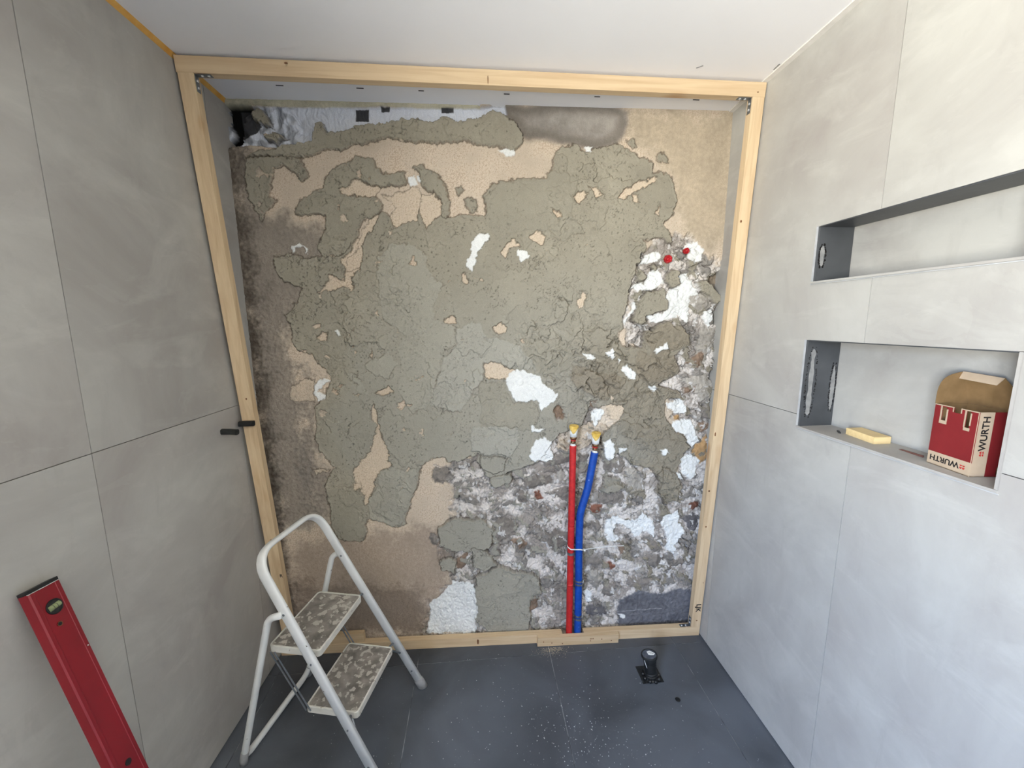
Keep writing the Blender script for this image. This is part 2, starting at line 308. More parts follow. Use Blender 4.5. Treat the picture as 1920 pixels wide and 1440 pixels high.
# filler strip along the right ceiling edge
bm = BM(); a, b = YR, YB
hexa(bm, [(W+AR*a-.018, a, ceil_z(a)-.004), (W+AR*a+.003, a, ceil_z(a)-.007), (W+AR*b+.003, b, ceil_z(b)-.007), (W+AR*b-.018, b, ceil_z(b)-.004),
          (W+AR*a-.018, a, ceil_z(a)+.003), (W+AR*a+.003, a, ceil_z(a)+.003), (W+AR*b+.003, b, ceil_z(b)+.003), (W+AR*b-.018, b, ceil_z(b)+.003)])
struct('trim_2', bm, M_FILL)
for nm, (y0, y1, z0, z1), light_sill in (('upper', NU, True), ('lower', NL, True)):
    sx0 = lambda y, d=0: W+AR*y+d
    # back, left end, right end, top, sill tiles, each with thickness inside the recess
    obj('niche_back_tile', slab(fr, y0, y1, z0, z1, -ND, -ND-.008), M_TILE2, wr)
    bm = BM(); box(bm, (W+AR*y1+.0015, y1-.008, z0+.004), (W+AR*y1+ND-.002, y1, z1-.001)); side = obj('niche_side_tile', bm, M_DARKW, wr)
    bm = BM(); box(bm, (W+AR*y0+.0015, y0, z0+.004), (W+AR*y0+ND-.001, y0+.008, z1-.001)); obj('niche_side_tile', bm, M_DARKW if nm == 'upper' else M_TILE, wr)
    bm = BM(); box(bm, (W+AR*y0+.004, y0+.008, z1-.003), (W+AR*y0+ND-.004, y1-.008, z1)); obj('niche_top_tile', bm, M_DARK, wr)
    bm = BM(); box(bm, (W+AR*y0-.002, y0, z0), (W+AR*y0+ND, y1, z0+.006)); obj('niche_sill_tile', bm, M_TILE, wr)
    # slim metal edging
    for (a, b) in (((y0-.002, z0-.003), (y1+.002, z0-.0005)), ((y1-.001, z0), (y1+.0015, z1))):
        bm = BM(); box(bm, (W+AR*y1-.0045, a[0], a[1]), (W+AR*y1+.006, b[0], b[1])); tag(obj('edge_profile', bm, M_EDGE, wr), 'slim bare metal edge strip')
    # adhesive smears on the dark end tile
    rr = random.Random(5 if nm == 'upper' else 9)
    for (u0, u1, w0, w1) in (((.006, .026, .30, .66),) if nm == 'upper' else ((.008, .040, .14, .90), (.094, .112, .20, .72))):
        bm = BM(); n = 26; z_a = z0+(z1-z0)*w0; z_b = z0+(z1-z0)*w1; Lp = []; Rp = []
        for k in range(n):
            z = z_a+(z_b-z_a)*k/(n-1); e_ = math.sin(math.pi*k/(n-1))**.2*(.8+.45*noise.noise(Vector((z*16, u0*50, 8))))
            cen = W+AR*y1+(u0+u1)/2; hw_ = (u1-u0)/2*e_*(.75+.35*noise.noise(Vector((z*30, u0*99, 3))))
            Lp.append((cen-hw_+rr.uniform(-.001, .001), z)); Rp.append((cen+hw_+rr.uniform(-.001, .001), z))
        loop = Lp+Rp[::-1]; f1 = [bm.verts.new((x, y1-.0088, z)) for x, z in loop]; f2 = [bm.verts.new((x, y1-.008, z)) for x, z in loop]
        for k in range(n-1):
            bm.faces.new((f1[k], f1[k+1], f1[2*n-2-k], f1[2*n-1-k]))
        for k in range(2*n): bm.faces.new((f1[k], f1[(k+1) % (2*n)], f2[(k+1) % (2*n)], f2[k]))
        tag(obj('adhesive_smear', bm, M_SMEAR, wr), 'pale smear of tile adhesive')
        # dark ragged rim of the smear
        bm = BM()
        for k in range(150):
            z = rr.uniform(z_a-.006, z_b+.006); s_ = rr.choice((-1, 1)); t_ = (z-z_a)/(z_b-z_a); e_ = math.sin(math.pi*min(max(t_, .02), .98))**.35
            x = W+AR*y1+(u0+u1)/2+s_*((u1-u0)/2*e_+rr.uniform(-.001, .003))
            x = min(max(x, W+.003), W+ND-.005)
            d = rr.uniform(.0006, .0019)
            hexa(bm, [(x-d, y1-.0092, z-d), (x+d, y1-.0092, z-d*rr.random()), (x+d, y1-.008, z-d), (x-d, y1-.008, z-d), (x-d*rr.random(), y1-.0092, z+d), (x+d, y1-.0092, z+d), (x+d, y1-.008, z+d), (x-d, y1-.008, z+d)])
        tag(obj('primer_specks', bm, M_INK, wr), 'ragged black primer edge', kind='stuff')
# wall behind the camera with a window
fb = lambda s, t, o: (s, YR+o, t)
wf = struct('wall_front', slab(fb, -.35, 2.3, -.05, H+.2, 0, -.2), M_PLAST)
M_GLASS = bpy.data.materials.new('window_glass'); M_GLASS.use_nodes = True
gb = M_GLASS.node_tree.nodes['Principled BSDF']; gb.inputs['Transmission Weight'].default_value = 1; gb.inputs['Roughness'].default_value = 0; gb.inputs['IOR'].default_value = 1.01
def window(name, f, h):
    s0, s1, t0, t1 = h; wn = tag(obj(name, slab(f, s0, s1, t0, t1, -.06, -.12, [(s0+.05, (s0+s1)/2-.03, t0+.05, t1-.05), ((s0+s1)/2+.03, s1-.05, t0+.05, t1-.05)]), M_PLAST), kind='structure')
window('window_1', fl, hw)
# coats, patches and stones of the masonry wall: kind, height mm, tone, outline x,z in mm on the wall
POLY=[
('R',0,0,[768,887,890,934,970,947,1103,902,1201,945,1274,1069,1346,1167,1467,1213,1594,1087,1705,852,1864,793,1928,1002,1814,1207,1629,1452,1589,1546,1619,1683,1659,1839,1773,1905,1891,1906,2008,1773,2070,1818,2232,-60,651,42,689,213,809,333,731,538,829,651,805,817]),
('CG',0,0,[5,2229,76,2239,128,1976,247,1916,332,1937,410,1855,312,1685,214,1555,139,1444,194,1330,189,1023,243,849,201,619,35,601,-19,1934]),
('CG',0,0,[196,1353,279,1283,240,948,332,795,224,618,151,852]),
('CK',0,0,[6,2238,38,2239,45,1770,49,1194,60,855,43,52,-18,56,-32,1643]),
('CB',0,0,[126,570,753,596,820,347,707,38,82,78,57,332]),
('CN',0,0,[419,312,666,271,682,40,82,78,107,357]),
('CY',0,0,[1545,2388,2034,2390,2076,1863,1869,1884,1782,2140,1593,2300]),
('D',0,0,[1128,2387,1285,2406,1454,2408,1550,2400,1582,2379,1576,2305,1542,2263,1459,2240,1389,2251,1321,2259,1252,2272,1157,2279,1127,2320,1094,2343,1084,2392]),
('F',0,0,[0,2370,107,2369,494,2378,985,2389,1084,2398,1094,2356,1038,2363,958,2334,773,2312,578,2283,384,2255,191,2221,67,2225,1,2224]),
('H',0,0,[5,2379,35,2386,102,2379,103,2361,80,2349,62,2296,50,2243,16,2218,4,2224,28,2272,15,2318]),
('I',0,0,[4,2400,147,2402,591,2404,986,2404,985,2386,841,2381,590,2382,456,2375,206,2371,101,2372,1,2373]),
('Q',0,0,[497,2371,548,2372,545,2328,494,2328]),
('Q',0,0,[596,2382,631,2380,627,2365,596,2365]),
('Q',0,0,[831,2384,880,2385,880,2369,832,2367]),
('Q',0,0,[45,2366,100,2364,136,2298,109,2273,51,2248]),
('M',6,0,[108,2350,136,2356,170,2328,183,2299,137,2304,113,2315]),
('M',5,0,[140,2274,190,2278,232,2252,193,2239,156,2245]),
('M',9,0,[62,2186,127,2205,255,2233,320,2253,337,2302,370,2318,386,2279,482,2287,547,2307,612,2317,677,2328,723,2340,774,2321,807,2337,853,2350,892,2327,958,2340,985,2359,1038,2369,1084,2355,1127,2323,1154,2283,1151,2240,1110,2224,1049,2238,982,2237,936,2254,836,2246,771,2248,692,2252,641,2261,595,2254,510,2234,445,2220,386,2210,314,2187,250,2173,188,2185,124,2183]),
('M',6,0,[63,2183,188,2185,288,2175,302,2120,274,2095,246,2131,222,2151,177,2142,159,2093,141,2037,172,2025,129,1981,106,1949,80,1999,64,2030,58,2092]),
('M',8,0,[494,2194,546,2185,569,2149,614,2131,680,2139,693,2101,658,2078,612,2084,578,2077,501,2104,454,2079,439,2047,484,2045,563,2042,591,2011,579,1982,512,1959,482,1907,471,1848,421,1805,386,1776,332,1775,325,1848,346,1906,360,1951,355,1973,263,1966,238,1988,282,2039,356,2071,366,2115,408,2152]),
('M',7,0,[593,1985,612,1966,637,1934,718,1951,735,2000,758,1922,814,1988,854,1968,916,1982,964,1976,991,1970,1009,2009,992,2054,1020,2093,1061,2100,1116,2116,1185,2126,1247,2122,1275,2160,1280,2205,1321,2243,1376,2257,1418,2225,1459,2240,1548,2267,1599,2230,1642,2205,1670,2212,1693,2186,1695,2148,1723,2156,1781,2136,1791,2097,1816,2044,1797,1991,1766,1957,1765,1936,1803,1889,1805,1860,1745,1889,1672,1881,1688,1854,1660,1813,1677,1826,1649,1779,1633,1710,1612,1621,1597,1543,1598,1507,1574,1476,1582,1446,1646,1427,1678,1420,1705,1500,1767,1530,1862,1535,1897,1480,1907,1430,1833,1375,1869,1324,1845,1292,1775,1261,1815,1241,1882,1227,1871,1189,1806,1183,1808,1151,1824,1091,1860,1044,1917,996,1940,952,1921,925,1897,878,1873,831,1912,753,1889,690,1835,671,1790,743,1808,784,1751,855,1670,871,1601,928,1536,910,1514,984,1519,1030,1554,1169,1528,1157,1464,1165,1428,1075,1313,1018,1275,984,1231,899,1128,875,1064,837,994,826,914,948,850,910,789,939,745,932,694,902,679,836,644,757,622,690,610,629,561,602,513,633,432,650,427,575,407,547,302,560,270,637,276,704,275,771,260,818,309,901,294,941,249,980,238,1057,243,1047,255,1122,255,1196,286,1214,328,1298,303,1352,256,1412,195,1431,183,1483,177,1541,163,1576,213,1626,240,1682,197,1699,166,1716,147,1749,130,1804,208,1820,284,1801,367,1804,406,1815,475,1876,478,1749,489,1822,522,1907,558,1966]),
('M',8,0,[714,2154,755,2174,777,2146,832,2103,852,2065,857,2014,851,1968,827,1962,814,1988,823,2039,797,2064,764,2070,751,2089,739,2127]),
('M',6,0,[917,2034,945,2050,968,2015,957,1989,930,1989]),
('M',5,0,[874,2072,898,2091,918,2072,891,2050]),
('M',5,0,[1583,2274,1618,2274,1630,2249,1605,2242]),
('M',4,0,[1705,2219,1733,2232,1763,2200,1764,2188,1721,2193]),
('B',0,0,[454,2082,475,2104,501,2098,585,2077,577,2055,557,2045,439,2047,418,2078]),
('B',0,0,[590,2046,643,2056,698,2082,737,2076,737,2006,718,1948,637,1934,612,1966,634,1999,622,2030]),
('B',0,0,[737,2048,790,2064,823,2039,814,1988,758,1922,734,2000]),
('B',0,0,[1359,2052,1393,2075,1422,2066,1408,2040,1387,2018,1366,2026]),
('B',0,0,[1428,2089,1456,2086,1491,2060,1471,2047]),
('B',0,0,[1542,2048,1569,2087,1618,2101,1667,2121,1716,2142,1710,2122,1627,2075,1578,2043]),
('B',0,0,[1703,1990,1738,2017,1729,1975]),
('B',0,0,[1064,1828,1094,1871,1122,1882,1146,1852,1107,1845,1079,1809]),
('B',0,0,[1178,1899,1206,1919,1250,1886,1243,1857,1206,1879]),
('B',0,0,[1268,2005,1303,1999,1312,1971,1290,1973]),
('B',0,0,[1613,2068,1642,2062,1650,2029,1621,2035]),
('B',0,0,[891,1727,909,1750,924,1700,896,1710]),
('B',0,0,[810,1560,863,1577,862,1536,815,1537]),
('B',0,0,[1023,1523,1053,1542,1084,1511,1076,1486,1046,1481]),
('B',0,0,[1391,1628,1414,1672,1432,1651,1416,1597,1396,1598]),
('B',0,0,[983,1374,1057,1360,1124,1322,1087,1292,1068,1286,983,1300]),
('B',0,0,[1516,1157,1560,1175,1626,1142,1595,1090,1532,1039,1507,1000,1418,947,1301,963,1313,1032,1402,1069,1454,1074]),
('B',0,0,[517,1240,567,1276,582,1239,546,1226]),
('B',0,0,[483,1160,503,1191,512,1153,514,1090,524,1039,524,1049,545,991,560,906,520,880,484,830,456,737,437,725,434,778,412,812,390,846,400,898,446,955,481,993,499,1075,503,1097]),
('B',0,0,[491,1398,511,1427,504,1384]),
('B',0,0,[475,1876,495,1876,475,1760,448,1733,449,1693,441,1672,414,1685,357,1676,303,1664,336,1699,370,1738,413,1719,420,1766,398,1793,453,1838]),
('B',0,0,[583,1982,532,1966,498,1907,477,1842,431,1802,417,1749,444,1749,483,1776,497,1842,517,1894,551,1946]),
('B',0,0,[288,1482,304,1511,332,1499,324,1476,301,1471]),
('B',0,0,[382,827,419,832,424,805,387,800]),
('B',0,0,[219,904,290,895,283,883,229,878]),
('B',0,0,[158,1277,207,1306,258,1299,251,1208,152,1210]),
('P',2.5,1,[548,1805,604,1854,678,1861,728,1844,762,1817,759,1766,792,1704,814,1690,777,1624,780,1560,755,1508,660,1479,621,1515,565,1562,553,1654]),
('P',1.5,1,[780,1560,839,1536,864,1513,868,1441,811,1430,798,1382,773,1266,742,1180,668,1143,607,1238,625,1360,618,1468,689,1485]),
('P',4,1,[484,1374,526,1391,569,1427,614,1360,563,1305,504,1319,476,1350]),
('P',3,2,[864,1513,933,1536,969,1535,1004,1476,1076,1463,1149,1432,1210,1333,1118,1335,978,1373,977,1293,926,1213,875,1139,742,1180,776,1266,804,1388,865,1441]),
('P',1.5,1,[400,1327,418,1333,449,1278,483,1259,476,1234,436,1254]),
('P',5,2,[960,1077,1132,1073,1129,975,1087,935,1021,945,970,953,914,968,923,1078]),
('P',3,1,[514,882,570,893,681,883,651,764,616,691,581,624,549,611,439,657,443,724,499,823]),
('P',3,0,[266,811,412,806,433,752,425,582,407,552,302,561,276,636]),
('P',4,0,[75,831,110,888,147,900,192,866,164,821,126,803,73,808]),
('P',4,3,[1665,1408,1717,1395,1772,1431,1840,1374,1862,1324,1775,1268,1691,1275,1649,1346]),
('P',6,3,[1706,1494,1767,1524,1856,1529,1891,1480,1900,1436,1838,1406,1742,1401,1696,1432]),
('P',3,0,[964,1281,1074,1273,1105,1185,1198,1183,1230,1137,1198,1061,1129,1049,1129,1073,960,1077]),
('P',5,3,[1365,1350,1460,1330,1555,1309,1620,1283,1590,1220,1527,1189,1431,1223,1360,1287]),
('P',3,0,[999,2041,1061,2100,1247,2122,1274,2154,1392,2137,1379,2078,1352,2045,1367,1980,1411,1914,1326,1879,1185,1925,1045,1878,991,1963]),
('P',3,0,[1161,1474,1308,1461,1364,1424,1390,1368,1347,1325,1272,1307,1210,1327,1161,1414]),
('M',12,0,[754,609,843,645,952,635,1011,585,1004,490,936,468,836,470,760,515]),
('M',12,0,[928,335,1036,391,1151,352,1234,319,1240,233,1193,184,1177,38,1005,19,923,98,914,257]),
('M',8,0,[758,433,804,445,837,415,828,363,763,374]),
('M',10,0,[958,947,1077,922,1071,870,1026,857,956,881]),
('M',10,0,[994,836,1109,856,1099,809,1031,776,1000,799]),
('M',9,0,[910,483,988,472,1027,391,960,365,914,396]),
('M',6,0,[1539,814,1612,819,1634,776,1595,736,1515,746]),
('M',16,0,[1668,1627,1691,1668,1765,1675,1794,1626,1789,1590,1739,1577,1703,1554,1710,1530,1673,1517,1633,1549,1644,1597]),
('M',12,0,[1786,1751,1816,1766,1849,1751,1845,1698,1802,1679,1776,1709]),
('M',9,0,[1647,1739,1674,1760,1695,1733,1683,1708,1651,1715]),
('M',7,0,[1705,1774,1728,1781,1737,1755,1715,1747]),
('M',12,0,[1913,1715,1963,1716,2039,1649,2009,1618,1948,1662]),
('M',8,0,[1866,1803,1900,1806,1915,1780,1878,1774]),
('M',10,0,[1785,833,1824,860,1873,831,1912,753,1882,683,1835,674,1803,757]),
('S',0,0,[1108,740,1141,766,1180,758,1180,696,1147,696]),
('S',0,0,[1154,814,1212,845,1290,836,1290,795,1238,770,1160,772]),
('S',0,0,[1231,912,1302,930,1366,948,1373,893,1263,876]),
('S',0,0,[1244,871,1309,875,1303,842,1257,847]),
('S',0,5,[1303,836,1341,868,1356,820,1316,793]),
('S',0,0,[1284,761,1369,779,1377,708,1317,717]),
('S',0,0,[1405,934,1464,925,1453,844,1413,844]),
('S',0,0,[1523,910,1629,907,1631,839,1539,826]),
('S',0,0,[1509,739,1595,743,1636,721,1611,679,1510,682]),
('S',0,5,[1644,852,1684,857,1759,723,1650,719]),
('S',0,3,[1470,685,1530,683,1519,627,1478,641]),
('S',0,0,[1010,605,1056,638,1127,600,1114,537,1034,505,1002,542]),
('S',0,0,[1233,503,1306,565,1373,547,1374,468,1307,455]),
('S',0,2,[1087,510,1140,529,1180,492,1147,463]),
('S',0,0,[1240,387,1281,407,1316,376,1295,346]),
('S',0,0,[1302,266,1370,292,1379,201,1323,210]),
('S',0,2,[1200,219,1234,232,1221,142,1180,135]),
('S',0,0,[1464,405,1525,410,1540,365,1465,360]),
('S',0,1,[1463,151,1540,146,1605,96,1549,82,1464,103]),
('S',0,0,[1550,260,1620,263,1608,194,1545,190]),
('S',0,0,[1760,398,1857,409,1852,379,1813,327,1776,351]),
('S',0,0,[1668,284,1800,292,1811,246,1748,225,1669,252]),
('S',0,0,[1727,503,1811,484,1844,424,1794,410,1743,464]),
('S',0,1,[1922,596,1989,629,2021,592,2004,518,1947,543]),
('S',0,3,[1952,666,2013,678,2018,635,1975,628]),
('S',0,0,[1851,387,1958,372,1953,343,1868,348]),
('S',0,2,[1605,465,1660,469,1676,439,1635,410]),
('S',0,5,[1706,364,1748,362,1752,317,1716,302]),
('S',0,5,[1472,331,1513,344,1544,283,1524,214,1488,255]),
('S',0,3,[1209,757,1232,760,1250,714,1222,714]),
('S',0,3,[1557,371,1581,372,1618,350,1583,331]),
('S',0,5,[1872,1279,2000,1309,2041,1224,1985,1166,1941,1225]),
('S',0,0,[1979,1147,2034,1146,2038,1078,1990,1086]),
('S',0,2,[1972,1068,2033,1067,2008,1026,1968,1033]),
('S',0,4,[1972,965,2022,1017,2033,895,2000,860,1955,931]),
('S',0,5,[1898,1656,1942,1663,1989,1644,1991,1601,1955,1576,1915,1590]),
('S',0,5,[1958,1528,2025,1516,2028,1454,1996,1366,1973,1321,1907,1329,1941,1405]),
('S',0,2,[1899,1355,1936,1392,1967,1404,1983,1366,1947,1322]),
('S',0,0,[736,848,756,887,818,892,830,858,784,813,747,821]),
('S',0,0,[719,576,750,554,755,518,729,512,711,541]),
('S',0,2,[836,429,896,476,895,426,861,370,835,386]),
('S',0,0,[894,916,945,954,958,940,899,869]),
('S',0,0,[1479,586,1513,598,1534,562,1501,520]),
('S',0,5,[1508,534,1541,551,1561,517,1530,483]),
('S',0,2,[1311,1174,1343,1161,1351,1102,1312,1097,1293,1136]),
('S',0,2,[1463,1190,1495,1190,1496,1157,1458,1152]),
('S',0,0,[1861,341,1888,370,1905,309,1871,288]),
('S',0,4,[1856,1110,1889,1116,1890,1090,1865,1077]),
('S',0,2,[1884,1240,1952,1245,1948,1213,1903,1208]),
('K',0,0,[1630,162,1685,199,1734,212,1841,198,1911,209,1997,212,2026,211,2041,-2,1629,24]),
('G',0,0,[1999,1739,2041,1768,2063,1503,2034,1503,2007,1553,2016,1607,2042,1637,1970,1709]),
('G',0,0,[2032,1528,2061,1528,2085,1079,2051,1080,2018,1160,2040,1224,2016,1277,2029,1366,2040,1466]),
('W',0,0,[207,1847,241,1863,280,1841,269,1816,252,1847,227,1841,217,1817]),
('W',0,0,[693,2126,717,2126,729,2086,698,2084]),
('W',0,0,[723,2126,740,2120,753,2097,728,2101]),
('W',0,0,[1053,2229,1117,2231,1128,2211,1083,2206]),
('W',0,0,[976,1906,1014,1913,1022,1890,988,1857,970,1825,960,1782,933,1750,915,1771,930,1825,942,1868]),
('W',0,0,[1132,1837,1167,1845,1186,1811,1150,1789,1124,1818]),
('W',0,0,[1403,2245,1453,2246,1432,2222]),
('W',0,0,[1689,1826,1744,1837,1759,1809,1728,1790,1659,1784]),
('W',0,0,[1631,1689,1689,1709,1711,1756,1761,1751,1777,1704,1721,1679,1660,1664]),
('W',0,0,[1849,1739,1880,1740,1923,1680,1931,1656,1905,1650,1903,1590,1894,1528,1847,1560,1817,1542,1754,1531,1708,1554,1714,1569,1783,1577,1795,1620,1773,1643,1809,1680,1845,1696]),
('W',0,0,[1859,1867,1907,1884,1955,1844,1938,1802,1902,1785,1869,1809]),
('W',0,0,[1961,1571,1999,1595,2009,1553,1991,1515,1956,1553]),
('W',0,0,[1414,1405,1458,1392,1485,1373,1440,1360]),
('W',0,0,[1526,1397,1551,1428,1560,1378,1550,1358]),
('W',0,0,[1571,1372,1586,1365,1576,1342]),
('W',0,0,[1593,1328,1617,1359,1631,1327,1668,1308,1658,1281,1626,1289,1600,1315]),
('W',0,0,[1726,1256,1763,1252,1769,1226,1745,1219]),
('W',0,0,[1732,1407,1766,1425,1797,1456,1806,1419,1755,1396]),
('W',0,0,[1074,1286,1105,1322,1155,1334,1192,1315,1229,1314,1235,1283,1279,1251,1309,1212,1292,1180,1267,1175,1236,1142,1211,1189,1123,1189,1105,1229,1086,1254]),
('W',0,0,[1806,1164,1878,1183,1914,1149,1915,1121,1869,1117]),
('W',0,0,[1851,1084,1937,1089,1969,1035,1970,1012,1973,971,1946,950,1916,1000,1846,1055,1846,1051]),
('W',0,0,[1896,899,1948,922,2000,882,1983,820,1957,792,1922,808]),
('W',0,0,[1873,838,1909,816,1910,786,1880,810]),
('W',0,0,[1181,934,1205,1006,1237,1018,1289,1010,1275,971,1300,937,1295,909,1218,908,1192,917]),
('W',0,0,[1521,990,1552,1017,1575,962,1590,928,1550,901,1529,930]),
('W',0,0,[1594,962,1634,961,1608,926]),
('W',0,0,[1552,597,1613,623,1655,593,1702,605,1728,632,1786,587,1797,507,1740,531,1700,495,1670,549,1615,580,1589,538,1626,500,1564,480,1548,554]),
('W',0,0,[1852,613,1906,640,1917,567,1943,508,1917,465,1899,405,1848,439,1866,497,1826,564]),
('W',0,0,[814,327,857,317,912,294,933,213,922,27,682,43,704,217,766,259]),
('W',0,0,[259,1281,299,1303,328,1292,290,1268,271,1251,294,1232,292,1212,268,1210,255,1239]),
('W',0,0,[354,1505,373,1505,378,1485,359,1481]),
('W',0,0,[1189,1084,1211,1071,1256,1057,1237,1044,1198,1055]),
('W',0,0,[1793,949,1819,955,1841,928,1814,915]),
('W',0,0,[1603,1549,1631,1609,1643,1627,1650,1603,1621,1555,1604,1519]),
('W',0,0,[1447,235,1489,225,1504,171,1469,165]),
('W',0,0,[1633,102,1669,76,1663,53,1641,70]),
('W',0,0,[1459,1119,1496,1157,1529,1131,1511,1099,1486,1067])]
# ------------------------------------------------------------------ the stripped masonry wall: one relief, cut into its separate coats, patches and stones
WY = lambda x, z: .27-.022*x-.0083*z
def build_wall():
    S = .0026; X0, X1, Z0, Z1 = -.012, 2.04, -.01, 2.405
    nx = int((X1-X0)/S)+1; nz_ = int((Z1-Z0)/S)+1
    x = (X0+np.arange(nx)*S)[None, :].repeat(nz_, 0).astype(np.float32); z = (Z0+np.arange(nz_)*S)[:, None].repeat(nx, 1).astype(np.float32)
    perm = np.random.RandomState(3).permutation(256); perm = np.concatenate([perm, perm])
    ga = np.random.RandomState(4).rand(256)*2*np.pi; GX, GY = np.cos(ga).astype(np.float32), np.sin(ga).astype(np.float32)
    def pn(u, v, seed=0):
        u = u+seed*17.31; v = v+seed*9.77; iu = np.floor(u).astype(np.int32); iv = np.floor(v).astype(np.int32); fu = u-iu; fv = v-iv
        a = fu*fu*fu*(fu*(fu*6-15)+10); b = fv*fv*fv*(fv*(fv*6-15)+10)
        def g(i, j, du, dv):
            h = perm[perm[(iu+i) & 255]+((iv+j) & 255)]; return GX[h]*du+GY[h]*dv
        return ((g(0,0,fu,fv)*(1-a)+g(1,0,fu-1,fv)*a)*(1-b)+(g(0,1,fu,fv-1)*(1-a)+g(1,1,fu-1,fv-1)*a)*b)*1.5
    def fbm(f, seed=0, o=4, u=x, v=z, ax=1., az=1.):
        r = 0; am = 1
        for k in range(o): r = r+am*pn(u*f*ax, v*f*az, seed+k*3); f *= 2.03; am *= .5
        return r
    ss = lambda a, b, t: (lambda q: q*q*(3-2*q))(np.clip((t-a)/(b-a), 0, 1))
    w1 = fbm(16, 1, 4); w2 = fbm(16, 2, 4)
    w3 = fbm(58, 7, 3); w4 = fbm(58, 8, 3); wx = x+.010*w1+.0045*w3+.0018*pn(x*170, z*170, 5); wz = z+.010*w2+.0045*w4+.0018*pn(x*170, z*170, 6)
    c = lambda *v: np.array(s2l(v), np.float32)
    n_lo = fbm(2.2, 11, 3); n_mid = fbm(9, 12, 4); n_hi = fbm(60, 13, 3); n_vh = pn(x*190, z*190, 15); n_vh2 = pn(x*120, z*120, 16)
    big = fbm(5.5, 20, 3, wx+.03*w1, wz+.03*w2)
    # base coat: sandy beige render
    Hh = (.5*n_mid+.5*n_hi+.45*n_vh)
    col = c(201, 186, 166)[None, None]*(1+.16*n_lo+.12*n_mid)[..., None]
    n_sp = pn(x*230, z*230, 17)+.5*n_vh2; spk = (ss(.2, .6, n_sp+.5*n_mid+.2*n_lo)*.55)[..., None]
    col = col*(1-spk)+c(158, 136, 114)*spk
    col = col*np.ones((nz_, nx, 1), np.float32)
    Hh = Hh-.9*spk[..., 0]
    baseC = None
    lab = np.zeros((nz_, nx), np.int32); info = {0: ('wall_back', None)}; nid = [1]
    def region(q, m=.03):
        P = np.array(q, np.float32).reshape(-1, 2)/1000
        a = max(int((P[:, 0].min()-m-X0)/S), 0); b = min(int((P[:, 0].max()+m-X0)/S)+1, nx); cc = max(int((P[:, 1].min()-m-Z0)/S), 0); d = min(int((P[:, 1].max()+m-Z0)/S)+1, nz_)
        sl = (slice(cc, d), slice(a, b)); return P, sl
    def sdf(P, u, v):
        D = np.full(u.shape, 1e9, np.float32); ins = np.zeros(u.shape, bool); n = len(P)
        for i in range(n):
            ax, az = P[i]; bx, bz = P[(i+1) % n]; ex, ez = bx-ax, bz-az; L2 = ex*ex+ez*ez+1e-12
            t = np.clip(((u-ax)*ex+(v-az)*ez)/L2, 0, 1); D = np.minimum(D, (u-ax-t*ex)**2+(v-az-t*ez)**2)
            cr = (az > v) != (bz > v)
            if ez != 0: ins ^= cr & (u < (bx-ax)*(v-az)/ez+ax)
        D = np.sqrt(D); return np.where(ins, -D, D)
    # mortar texture fields
    rough = ss(1.02, 1.45, x+.15*n_lo)*ss(1.75, 1.35, z)*.9+.26+.3*ss(.1, .5, n_lo)
    sxx = x+.010*w1; szz = z+.010*w2
    def terr(k, seed, f=7.):
        T = (fbm(f, seed, 3, sxx+.05*w2, szz+.05*w1))*k+40; fl_ = np.floor(T); fr_ = T-fl_; return fl_-40+ss(0, .10, fr_)-fr_*.55
    ridg = lambda f, s_, wd: np.clip(1-np.abs(fbm(f, s_, 2, sxx+.04*w1, szz+.04*w2))/wd, 0, 1)
    trow = pn(x*14+4*n_lo, z*120+6*n_lo, 31)*.25+pn(x*60, z*260, 32)*.12
    T1, T2 = terr(1.7, 40), terr(2.4, 44, 17.)
    RJ = np.random.RandomState(21).rand(64, 64, 6).astype(np.float32)
    def plates(cx, cz, wa, off):
        """overlapping trowelled plates: every cell is a slightly tilted facet with a sharp step at its edge"""
        u = (x+wa*w1+.0015*w3)/cx+off; v = (z+wa*w2+.0015*w4)/cz+off; iu = np.floor(u).astype(int); iv = np.floor(v).astype(int); b1 = np.full(x.shape, 9., np.float32); hh = b1*0; tn = b1*0; b2 = b1.copy()
        for di in (-1, 0, 1):
            for dj in (-1, 0, 1):
                jj = RJ[(iu+di) & 63, (iv+dj) & 63]; du = u-(iu+di+jj[..., 0]); dv = v-(iv+dj+jj[..., 1]); d = du*du+dv*dv-.35*jj[..., 2]; nr = d < b1
                b2 = np.where(nr, b1, np.minimum(b2, d)); b1 = np.where(nr, d, b1); hh = np.where(nr, (jj[..., 2]-.5)*1.6+(jj[..., 3]-.5)*2.4*du+(jj[..., 4]-.5)*2.4*dv-.5*(du*du+dv*dv), hh); tn = np.where(nr, jj[..., 5]-.5, tn)
        return hh, tn, np.clip(b2-b1, 0, 1)
    pa, ta, ea = plates(.17, .12, .05, 3.3); pb, tb, eb = plates(.075, .055, .035, 11.7); pc, tc_, ec = plates(.038, .026, .02, 27.1)
    rg2 = np.clip(rough-.15, 0, 1.3)
    fold = (1-np.abs(fbm(9, 61, 2, sxx+.05*w2, szz+.05*w1))*2)*2.2*rg2
    mort = fold+.7*trow+.9*n_mid+4.2*pa*(.4+rough)+7.5*pb*rg2*ss(-.35, .15, n_lo+.6*(rough-.5))+3.6*pc*rg2*ss(.0, .4, pn(x*7, z*7, 171))-3.5*rg2*ss(.04, 0, eb)-2.0*ss(.025, 0, ea)*ss(-.1, .2, n_mid)+1.2*T1*(rough*.6)+3.5*ridg(9, 50, .03)*ss(.05, .4, pn(x*5, z*5, 51))*(rough+.2)-3.2*ridg(11, 54, .02)*ss(.05, .35, pn(x*6, z*6, 55))
